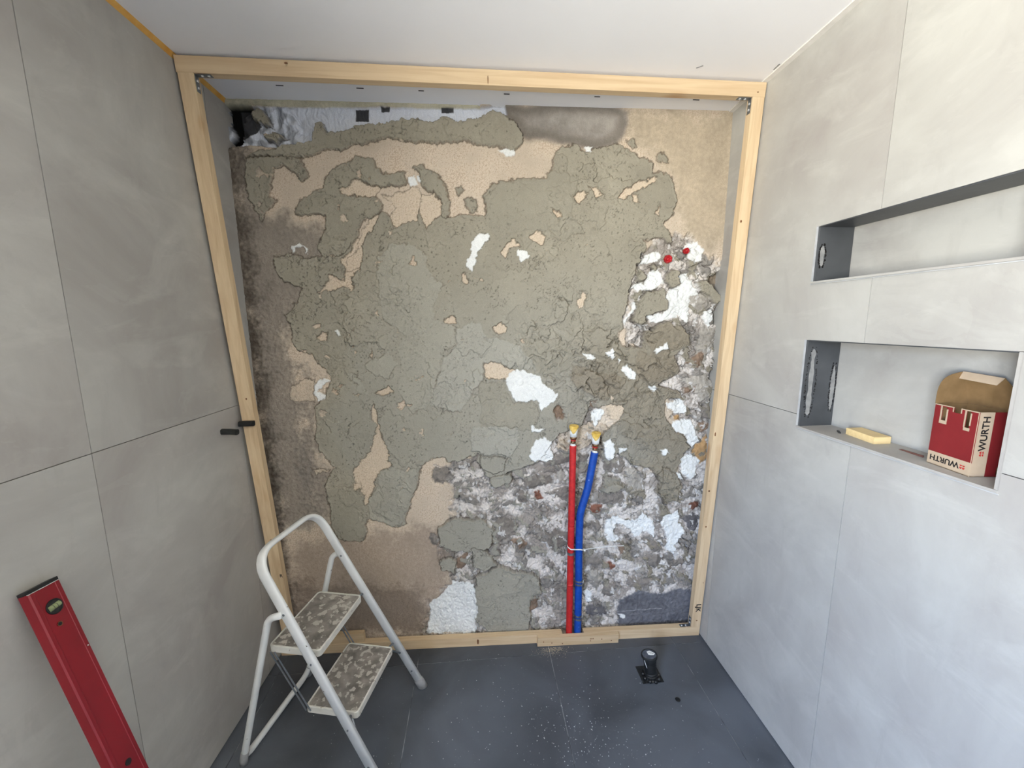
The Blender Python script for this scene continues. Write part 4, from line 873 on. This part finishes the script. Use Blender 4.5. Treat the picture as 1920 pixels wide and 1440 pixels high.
# ------------------------------------------------------------------ two black cable stubs at the left wall
bm = BM(); P = [(-.012, .052, 1.1445), (.012, .048, 1.145), (.040, .030, 1.143)]
st = empty('cable_stub', (.002, .045, 1.145), 'black rubber stub sticking out of the tiled left wall, left of its twin', 'stub', 'black stubs at the left frame post')
sweep(bm, [(.001, .024, 1.144), (.03, .022, 1.1435), (.058, .018, 1.142)], oval(.0105, .0105, 16, 3), (0, 0, 1)); obj('stub_body', bm, M_BLACKW, st, bevel=.0015)
bm = BM(); cyl(bm, (.058, .018, 1.142), (.0595, .0178, 1.142), .0065, n=14); obj('stub_core', bm, M_BLACK, st)
st = empty('cable_stub', (.03, .10, 1.143), 'matt black plug over the face of the left frame post, right of its twin', 'stub', 'black stubs at the left frame post')
yz = fy(.04, 1.15)
bm = BM(); sweep(bm, [(.0155, yz-.012, 1.151), (.040, yz-.012, 1.1515), (.069, yz-.0125, 1.152)], oval(.0105, .0105, 16, 3.4), (0, 0, 1)); obj('stub_body', bm, M_BLACK, st, bevel=.0015)
bm = BM(); cyl(bm, (.068, yz-.012, 1.152), (.0695, yz-.012, 1.152), .0055, n=14); obj('stub_core', bm, M_BLACKW, st)

# ------------------------------------------------------------------ step stool
TH = -.2244; cS, sS = math.cos(TH), math.sin(TH)
LO = (.6541, -.178)
def LP(u, v, z): return Vector((LO[0]-sS*u-cS*v, LO[1]+cS*u-sS*v, z))
UU = (LP(1, 0, 0)-LP(0, 0, 0)); VV = (LP(0, 1, 0)-LP(0, 0, 0)); ZZ = Vector((0, 0, 1))
stool = empty('step_stool', (LO[0], LO[1], 0), 'white folding two-tread step stool with dusty grey treads standing on the dark tiles', 'step stool')
K = .5176; ZT = .795
def rail(s, z): w_ = .3802+(.3229-.3802)*z/ZT; return LP(s*w_/2, K*z, z)
nrm = UU.cross(rail(1, 1)-rail(1, 0)).normalized()     # normal of the front frame plane
pts = fillet([rail(-1, .012), rail(-1, ZT-.002), rail(1, ZT-.002), rail(1, .012)], .085, 10)
bm = BM(); sweep(bm, pts, oval(.0095, .0175, 24, 2.8), nrm); obj('front_frame', bm, M_WHITE, stool, smooth=True)
# slot-like seam pressed into the inside of the handle bow
for s in (-1, 1):
    p0 = rail(s, .0); d = (rail(s, .05)-rail(s, 0)).normalized()
    bm = BM(); sweep(bm, [p0-d*.0+ZZ*.0, p0+d*.045], oval(.0120, .0200, 20, 3), nrm); tag(obj('foot_cap', bm, M_GREYF, stool, smooth=True), 'grey rubber foot cap')
# rear frame: round tube, hooked forward at its upper ends, crossbar on the floor
R0 = .3626/2
def rr(s, v, z): return LP(s*R0, v, z)
zq, vq = .5776, .3656; vr = .5257
pr = fillet([rr(-1, K*.604+.006, .606), rr(-1, vq, zq+.012), rr(-1, vr, .016), rr(1, vr, .016), rr(1, vq, zq+.012), rr(1, K*.604+.006, .606)], [0, .05, .05, .05, .05, 0], 8)
n = 16; bm = BM(); rings = []
prev = None
for i, p in enumerate(pr):
    t_ = (pr[min(i+1, len(pr)-1)]-pr[max(i-1, 0)]).normalized(); a = (prev-t_*prev.dot(t_)).normalized() if prev is not None else t_.orthogonal().normalized(); prev = a; b = t_.cross(a)
    rings.append([bm.verts.new(p+a*.0112*math.cos(2*math.pi*k/n)+b*.0112*math.sin(2*math.pi*k/n)) for k in range(n)])
for A, B in zip(rings, rings[1:]):
    for k in range(n): bm.faces.new((A[k], A[(k+1) % n], B[(k+1) % n], B[k]))
bm.faces.new(rings[0]); bm.faces.new(rings[-1][::-1]); obj('rear_frame', bm, M_WHITE, stool, smooth=True)
for s in (-1, 1):
    p = rr(s, vr-.004, .0175); bm = BM(); sweep(bm, [rr(s, vr-.010, .050), rr(s, vr-.001, .016), rr(s, vr-.001, .001)], oval(.0135, .0135, 16, 2), UU); tag(obj('foot_cap', bm, M_GREYF, stool, smooth=True), 'grey rubber foot cap')
def tread(v0, v1, z, w_):
    hw_ = w_/2; rc = .014
    def ring(ins, zz, r):
        out = []
        for (su, sv) in ((1, 1), (-1, 1), (-1, -1), (1, -1)):
            cu = su*(hw_-ins-r); cv = (v1 if sv > 0 else v0)-sv*(ins+r)
            a0 = {(1, 1): 0, (-1, 1): 90, (-1, -1): 180, (1, -1): 270}[(su, sv)]
            for k in range(5):
                a = math.radians(a0+k*22.5); out.append(LP(cu+r*math.cos(a), cv+r*math.sin(a), zz))
        return out
    prof = [(.003, z-.026, rc), (0, z-.024, rc), (0, z-.002, rc), (.0015, z, rc), (.0055, z, rc-.004), (.0065, z-.003, rc-.005), (.0068, z-.008, rc-.005)]
    bm = BM(); R = [[bm.verts.new(q) for q in ring(*pp)] for pp in prof]; n = len(R[0])
    for A, B in zip(R, R[1:]):
        for i in range(n): bm.faces.new((A[i], A[(i+1) % n], B[(i+1) % n], B[i]))
    bm.faces.new(R[-1]); t = obj('tread', bm, M_CREAM, stool)
    bm = BM(); A = [bm.verts.new(q) for q in ring(.0072, z-.0075, rc-.005)]; B = [bm.verts.new(q) for q in ring(.0072, z-.002, rc-.005)]; C_ = [bm.verts.new(q) for q in ring(.0090, z-.001, rc-.006)]
    for P_, Q_ in ((A, B), (B, C_)):
        for i in range(n): bm.faces.new((P_[i], P_[(i+1) % n], Q_[(i+1) % n], Q_[i]))
    bm.faces.new(A); bm.faces.new(C_); o = obj('tread_mat', bm, M_MAT); o.parent = t; tag(o, 'ribbed grey mat caked with plaster dust')
tread(.2226, .413, .4508, .2841); tread(.1019, .2968, .2265, .2841)
# brackets tying the treads to the rails, pins
for z in (.4508, .2265):
    for s in (-1, 1):
        v = K*z; r_ = rail(s, z-.014); bm = BM(); cyl(bm, LP(s*.139, v+.012, z-.014), r_+UU*s*.010, .0042, n=12); obj('pivot_pin', bm, M_ZINC, stool)
for s in (-1, 1):
    for z in (.604, .085):
        q = rail(s, z)+nrm*(0) + UU*s*.0088; bm = BM(); lathe(bm, q, UU*s, [(0, .0046), (.0014, .0042), (.0022, .002)], 12); obj('rivet', bm, M_ZINC, stool)
        q = rail(s, z)-UU*s*.0088; bm = BM(); lathe(bm, q, -UU*s, [(0, .0046), (.0014, .0042), (.0022, .002)], 12); obj('rivet', bm, M_ZINC, stool)
    # double link rods from the back of the upper tread to the back of the lower tread
    for dv in (0, .016):
        a = LP(s*.146, .405-dv, .4508-.020); b = LP(s*.146, .290-dv, .2265-.012)
        bm = BM(); cyl(bm, a, b, .0026, n=8); tag(obj('link_rod', bm, M_ZINC, stool), 'thin steel link rod')
    a = LP(s*.146, .12, .2265-.02); b = rail(s, .17)-UU*s*.01; bm = BM(); cyl(bm, a, b, .0034, n=8); obj('link_rod', bm, M_ZINC, stool)

# ------------------------------------------------------------------ red spirit level leaning on the left wall
A0 = Vector((.009, -.637, .986)); D0 = Vector((.338, -.093, -1)).normalized(); WV = D0.cross(Vector((1, 0, 0))).normalized()
if WV.y > 0: WV = -WV
NV = D0.cross(WV).normalized()
if NV.x < 0: NV = -NV
TK = .024; LW = .063
tend = (A0.z-.010)/-D0.z
lev = empty('spirit_level', A0+D0*tend, 'long red box spirit level leaning against the tiled left wall, vial near its top', 'spirit level')
def lp(a, b, c): return A0+D0*a+WV*b-NV*c      # a along, b across the face, c depth behind the face
class _G: pass
# extruded body: rounded box section with a shallow recess along the face and the vial hole cut by building the face round it
def section(sa):
    h = LW/2; r = .0025
    return [(-h+r, 0), (-h+.010, 0), (-h+.011, .0010), (h-.011, .0010), (h-.010, 0), (h-r, 0), (h, r), (h, TK-r), (h-r, TK), (-h+r, TK), (-h, TK-r), (-h, r)]
hole = .0525; hr = .0165
def bodyseg(a0, a1, cap0, cap1):
    bm = BM(); S0 = [bm.verts.new(lp(a0, b, c)) for b, c in section(0)]; S1 = [bm.verts.new(lp(a1, b, c)) for b, c in section(0)]; n = len(S0)
    for i in range(n): bm.faces.new((S0[i], S0[(i+1) % n], S1[(i+1) % n], S1[i]))
    if cap0: bm.faces.new(S0)
    if cap1: bm.faces.new(S1[::-1])
    return bm
body = obj('body', bodyseg(.004, tend, True, True), M_RED, lev)
bm = BM(); hexa(bm, [lp(a, b, c) for a, b, c in ((-.004, -LW/2+.001, .001), (.004, -LW/2+.001, .001), (.004, LW/2-.001, .001), (-.004, LW/2-.001, .001), (-.003, -LW/2+.001, TK-.001), (.004, -LW/2+.001, TK-.001), (.004, LW/2-.001, TK-.001), (-.003, LW/2-.001, TK-.001))])
tag(obj('end_cap', bm, M_BLACK, lev, bevel=.0008), 'black plastic end cap')
bm = BM(); hexa(bm, [lp(a, b, c) for a, b, c in ((.0035, -LW/2-.0002, -.0004), (.0048, -LW/2-.0002, -.0004), (.0048, LW/2+.0002, -.0004), (.0035, LW/2+.0002, -.0004), (.0035, -LW/2-.0002, .004), (.0048, -LW/2-.0002, .004), (.0048, LW/2+.0002, .004), (.0035, LW/2+.0002, .004))])
tag(obj('cut_edge', bm, M_SCREW, lev), 'bare metal cut edge')
cv = lp(hole, -.001, 0)
ring = BM(); lathe(ring, cv+NV*-.0012, NV, [(0, hr-.003), (0, hr), (.0022, hr), (.0026, hr-.0012), (.0022, hr-.0024), (0, hr-.003)], 32); tag(obj('vial_ring', ring, M_BLACK, lev, smooth=False), 'black ring')
bm = BM(); lathe(bm, cv-NV*.0010, NV, [(0, hr-.002), (.0008, hr-.002)], 32); b_ = obj('vial_window', bm, M_BLACKW, lev)
# the vial lies across the body (plumb vial): a short clear cylinder with two black lines
va = (D0*.30+WV*.954).normalized(); va = (WV*.99-D0*-.12).normalized()
bm = BM(); cyl(bm, cv-va*.0118-NV*.0030, cv+va*.0118-NV*.0030, .0066, n=20); vial = tag(obj('vial', bm, M_VIAL, lev, smooth=False), 'yellow green liquid vial')
for k in (-1, 1):
    bm = BM(); c_ = cv+va*(.0036*k)-NV*.0030; cyl(bm, c_-va*.0004, c_+va*.0004, .0068, n=20); obj('vial_line', bm, M_BLACK, lev)
bm = BM(); c_ = lp(.0915, .004, -.0002); lathe(bm, c_-NV*.0010, NV, [(0, .0028), (.0012, .0052), (.0016, .0052), (.0016, .0040), (.0009, .0035)], 18); tag(obj('hanging_hole', bm, M_BRASS, lev), 'small round hole with bare rim')
bm = BM(); c_ = lp(.0915, .004, -.0001); lathe(bm, c_-NV*.0002, NV, [(0, .0036), (.0012, .0036)], 18); obj('hole_shadow_gap', bm, M_INK, lev)
bm = BM(); c_ = lp(.445, .001, 0); lathe(bm, c_-NV*.0010, NV, [(0, .007), (.0014, .007)], 24); obj('centre_hole', bm, M_INK, lev)
bm = obox(lp(.168, -.0255, -.0002), D0, WV, NV, .0016, .0012, .0003); tag(obj('paint_chip', bm, M_SCREW, lev), 'tiny bare paint chip')

# ------------------------------------------------------------------ capped stand pipe in the floor
sp = empty('drain_pipe', (1.682, -.030, 0), 'short capped black pipe standing upright through a square black plate in the floor', 'pipe')
bm = BM(); a_ = .0; box(bm, (1.636, -.066, .0002), (1.729, .021, .0022)); tag(obj('base_plate', bm, M_BLACKW, sp), 'square black sealing plate')
b0 = Vector((1.684, -.036, .002)); t0 = Vector((1.674, -.027, .108)); dd = t0-b0; Ld = dd.length
bm = BM(); lathe(bm, b0, dd, [(0, .036), (.003, .036), (.007, .031), (.016, .030), (.018, .0275), (.024, .0275), (.026, .0258), (.070, .0258), (.074, .0275), (Ld-.010, .0285), (Ld-.010, .012)], 32); obj('tube', bm, M_BLACK, sp, smooth=False)
for k in range(9):
    a = 2*math.pi*k/9; q = b0+Vector((math.cos(a)*.034, math.sin(a)*.034, .004)); bm = BM(); lathe(bm, q, (0, 0, 1), [(0, .009), (.006, .008), (.010, .004)], 8)
    obj('bitumen_bead', bm, M_BLACK, sp, smooth=True)
u_ = dd.normalized(); bm = BM(); lathe(bm, t0-u_*.014, u_, [(0, .0300), (.001, .0335), (.010, .0345), (.012, .0335), (.012, .0295), (.0095, .029)], 36); tag(obj('rim', bm, M_GREYF if False else M_BLACKW, sp), 'raised cap rim')
bm = BM(); lathe(bm, t0-u_*.006, u_, [(0, .0292), (.0022, .0292)], 32); cap = tag(obj('cap', bm, mat('clear_cap', (72, 78, 88), (92, 98, 108), scale=60, rough=.25), sp), 'glossy grey cap disc')
ax1 = (Vector((1, 0, 0))-u_*u_.x).normalized(); ay1 = u_.cross(ax1)
bm = BM(); c_ = t0-u_*.0036+ax1*.006+ay1*.003; pl = [(-.010, .014), (.004, .016), (.012, .008), (.020, -.004), (.012, -.011), (-.002, -.008), (-.010, -.004)]
v1 = [bm.verts.new(c_+ax1*a+ay1*b) for a, b in pl]; v2 = [bm.verts.new(c_+ax1*a+ay1*b+u_*.0009) for a, b in pl]; bm.faces.new(v1); bm.faces.new(v2)
for i in range(7): bm.faces.new((v1[i], v1[(i+1) % 7], v2[(i+1) % 7], v2[i]))
lbm = obj('sticker', bm, M_PVC, sp); tag(lbm, 'torn white sticker')
for q in ((-.002, .007), (.004, .002), (.010, -.003)):
    o = obox(c_+ax1*q[0]+ay1*q[1]+u_*.0010, ax1, ay1, u_, .0035, .0012, .0002); obj('print_line', o, M_GREYF, sp)
bm = BM(); hexa(bm, [(b0.x-.0285, b0.y-.012, .060), (b0.x-.0265, b0.y-.016, .060), (b0.x-.026, b0.y-.010, .060), (b0.x-.0275, b0.y-.006, .060), (b0.x-.037, b0.y-.004, .088), (b0.x-.035, b0.y-.010, .088), (b0.x-.034, b0.y-.004, .088), (b0.x-.036, b0.y-.000, .088)])
tag(obj('tape_scrap', bm, M_PVC, sp), 'white scrap of tape')
# small flat cable tie end on the floor
tag(obj('rubber_scrap', (lambda b: (lathe(b, (1.672+.075, -.150, .0004), (0, 0, 1), [(0, .010), (.002, .0105), (.0035, .008), (.0030, .006), (.001, .0055)], 16), b)[1])(BM()), M_BLACK), 'tiny black rubber ring lying on the floor in front of the capped pipe', 'scrap')

# ------------------------------------------------------------------ things in the lower niche
ZS = 1.1902
blk = tag(obj('wood_block', (lambda: (lambda bm: (hexa(bm, [(2.072, -.507, ZS), (2.124, -.508, ZS), (2.139, -.405, ZS), (2.088, -.404, ZS), (2.072, -.507, ZS+.020), (2.124, -.508, ZS+.020), (2.139, -.405, ZS+.020), (2.088, -.404, ZS+.020)]), bm)[1])(BM()))(), M_BLOCK, bevel=.0008), 'pale yellow wooden block lying in the lower wall niche', 'block')
bm = BM(); hexa(bm, [(2.075, -.393, ZS), (2.078, -.398, ZS), (2.092, -.378, ZS), (2.090, -.371, ZS), (2.075, -.393, ZS+.003), (2.078, -.398, ZS+.003), (2.092, -.378, ZS+.0035), (2.090, -.371, ZS+.0035)])
tag(obj('black_splinter', bm, M_BLACK), 'thin black splinter beside the wooden block in the lower niche', 'splinter')
bm = BM(); hexa(bm, [(2.087, -.622, ZS), (2.092, -.622, ZS), (2.098, -.560, ZS), (2.094, -.556, ZS), (2.088, -.622, ZS+.005), (2.091, -.622, ZS+.005), (2.097, -.566, ZS+.003), (2.095, -.564, ZS+.003)])
tag(obj('cardboard_scrap', bm, M_BRASS if False else mat('brown_scrap', (96, 62, 52), (112, 76, 64), scale=40, rough=.8)), 'reddish brown strip of card beside the torn box in the lower niche', 'scrap')
# torn red cardboard box
BA, BB, BC, BD = [Vector((x, y, ZS)) for x, y in ((2.062, -.652), (2.048, -.749), (2.126, -.7565), (2.1385, -.659))]
HB = .148
box_ = empty('cardboard_box', (BA+BB+BC+BD)/4, 'torn open red and beige cardboard box standing in the lower wall niche', 'box')
def panel(name, a, b, h, m, holes=(), label=None, z0=0, t=.0016, s0=0, s1=None, push=0):
    L_ = (b-a).length; d = (b-a)/L_; nn_ = Vector((d.y, -d.x, 0))
    ctr = (BA+BB+BC+BD)/4
    if nn_.dot((a+b)/2-ctr) < 0: nn_ = -nn_
    f = lambda s, t_, o: a+d*s+nn_*(o+push)+Vector((0, 0, t_))
    return tag(obj(name, slab(f, s0, L_ if s1 is None else s1, z0, h, 0, -t, holes), m, box_), label), d, nn_, L_
# face towards the room (A-B): red above, beige band below, torn slots and notch at the top edge
hl = [(.018, .0285, HB-.036, HB-.004), (.072, .0810, HB-.040, HB-.002), (.044, .060, HB-.012, HB+.01)]
LAB = (BB-BA).length
_, dAB, nAB, _ = panel('side_panel', BA, BB, HB, M_CARDR, hl, 'red face with torn slots along its top', z0=.032)
panel('side_panel', BA, BB, .032, M_CARDL, (), 'beige printed band at the foot')
for (s0, s1, z0, z1) in ((.0145, .018, HB-.040, HB-.002), (.0285, .032, HB-.040, HB-.008), (.0145, .032, HB-.044, HB-.036), (.069, .072, HB-.040, HB-.002), (.081, .0835, HB-.034, HB-.006), (.070, .083, HB-.047, HB-.040), (.042, .044, HB-.011, HB+.0008), (.060, .062, HB-.011, HB+.0008), (.0, .042, HB-.0016, HB+.0006), (.062, LAB, HB-.0016, HB+.0006)):
    bm = BM(); hexa(bm, [BA+dAB*s+nAB*o+Vector((0, 0, z)) for z in (z0, z1) for s, o in ((s0, -.0012), (s1, -.0012), (s1, .0006+.0004*random.random()), (s0, .0006))]); tag(obj('torn_edge', bm, M_CARDL, box_), 'pale torn cardboard edge')
_, dBC, nBC, LBC = panel('side_panel', BB, BC, HB, M_CARDL, (), 'beige printed strip', s1=.034)
panel('side_panel', BB, BC, HB, M_CARDR, [(.058, .072, .004, .022)], 'dark red face', s0=.034)
panel('side_panel', BC, BD, HB, M_CARD); panel('side_panel', BD, BA, HB, M_CARD)
bm = BM(); hexa(bm, [p+Vector((0, 0, z)) for z in (.0, .0016) for p in (BA, BB, BC, BD)]); obj('bottom_panel', bm, M_CARD, box_)
def sheet(name, pts_, m, t=.0014, lb=None, nref=None):
    P = [Vector(p) for p in pts_]; n_ = (P[1]-P[0]).cross(P[2]-P[0]).normalized(); bm = BM(); A = [bm.verts.new(p) for p in P]; B = [bm.verts.new(p+n_*t) for p in P]; k = len(P)
    bm.faces.new(A); bm.faces.new(B)
    for i in range(k): bm.faces.new((A[i], A[(i+1) % k], B[(i+1) % k], B[i]))
    return tag(obj(name, bm, m, box_), lb)
TA, TB, TC, TD = [p+Vector((0, 0, HB)) for p in (BA, BB, BC, BD)]
FT0, FT1 = Vector((2.110, -.662, 1.417)), Vector((2.112, -.738, 1.411))
sheet('back_flap', [TD, FT0, FT1, TC+Vector((.002, .002, 0))], M_CARD, lb='raised brown inner flap')
sheet('flap_tip', [FT0, Vector((2.104, -.659, 1.4)), Vector((2.104, -.731, 1.394)), FT1], M_CARDL, lb='folded pale tip of the flap')
def ear(a, b, apex, bulge, nm='curved_flap'):
    pts_ = [a]
    for i in range(1, 12):
        t = i/12; q = a.lerp(apex, t)+bulge*math.sin(math.pi*t); pts_.append(q)
    pts_ += [apex, b]; n_ = (b-a).cross(apex-a).normalized()
    base = a; pts_ = [p-n_*(p-base).dot(n_) for p in pts_]; return sheet(nm, pts_, M_CARD, lb='brown inner flap with a rounded edge')
ear(TA, TD, FT0, Vector((-.020, .0, .018))); ear(TC+Vector((-.002, 0, 0)), TD+Vector((.0, -.03, 0)), FT1, Vector((.018, -.018, .008)))
# printing: name upside down along the foot, and upwards on the beige strip
cc = BA+dAB*.040+nAB*.0004+Vector((0, 0, .018)); text('WURTH', .0185, M_INK, box_, facemat(cc, -dAB, Vector((0, 0, -1)), nAB), bold=.0004)
def emblem(o, xd, yd, n_):
    for i in (-1, 1):
        for j in (-1, 1):
            bm = BM(); c_ = o+xd*(.0030*i)+yd*(.0026*j); k = 12; P = []
            for q in range(k+1): a = math.pi*q/k; P.append(c_+xd*(.0027*math.cos(a))+yd*(.0042*math.sin(a)*(1 if j > 0 else .8)-.0022))
            A = [bm.verts.new(p) for p in P]; B = [bm.verts.new(p+n_*.0003) for p in P]; bm.faces.new(A); bm.faces.new(B)
            for q in range(len(P)): bm.faces.new((A[q], A[(q+1) % len(P)], B[(q+1) % len(P)], B[q]))
            obj('emblem', bm, M_INKR, box_)
emblem(BA+dAB*.0815+nAB*.0002+Vector((0, 0, .0165)), -dAB, Vector((0, 0, -1)), nAB)
cc = BB+dBC*.0185+nBC*.0004+Vector((0, 0, .100)); text('WURTH', .0215, M_INK, box_, facemat(cc, Vector((0, 0, 1)), -dBC, nBC), bold=.0004)
emblem(BB+dBC*.0185+nBC*.0002+Vector((0, 0, .0535)), Vector((0, 0, 1)), -dBC, nBC)

# ------------------------------------------------------------------ crumbs and sawdust on the floor
rg = random.Random(11); bm = BM()
def crumb(bm, x, y, s):
    a = rg.random()*6.28; P = [Vector((x+s*math.cos(a+k*2.09)*rg.uniform(.6, 1.2), y+s*math.sin(a+k*2.09)*rg.uniform(.6, 1.2), .0003)) for k in range(3)]; t = bm.verts.new((x, y, .0003+s*rg.uniform(.5, 1)))
    v = [bm.verts.new(p) for p in P]; bm.faces.new(v)
    for k in range(3): bm.faces.new((v[k], v[(k+1) % 3], t))
for cx, cy, sx_, sy_, n in ((1.38, -.33, .10, .10, 170), (1.22, -.25, .08, .10, 90), (1.1, -.1, .25, .22, 130), (1.55, -.25, .2, .15, 70), (1.3, -.05, .16, .1, 60), (.75, -.25, .2, .15, 60), (1.45, -.42, .12, .06, 90)):
    for i in range(n):
        x, y = rg.gauss(cx, sx_), rg.gauss(cy, sy_)
        if .15 < x < 1.95 and y < .15: crumb(bm, x, y, rg.choice((.0008, .0011, .0014, .0018, .0026)))
tag(obj('plaster_crumbs', bm, M_CHIP), 'pale plaster crumbs scattered over the dark floor tiles', 'crumbs', kind='stuff')
bm = BM()
for i in range(420):
    x, y = rg.gauss(1.285, .035), .163-abs(rg.gauss(0, .022)); crumb(bm, x, y, rg.choice((.0008, .0012, .0016)))
tag(obj('sawdust_heap', bm, M_DUST), 'yellowish sawdust sprinkled on the floor in front of the short cleat', 'sawdust', kind='stuff')
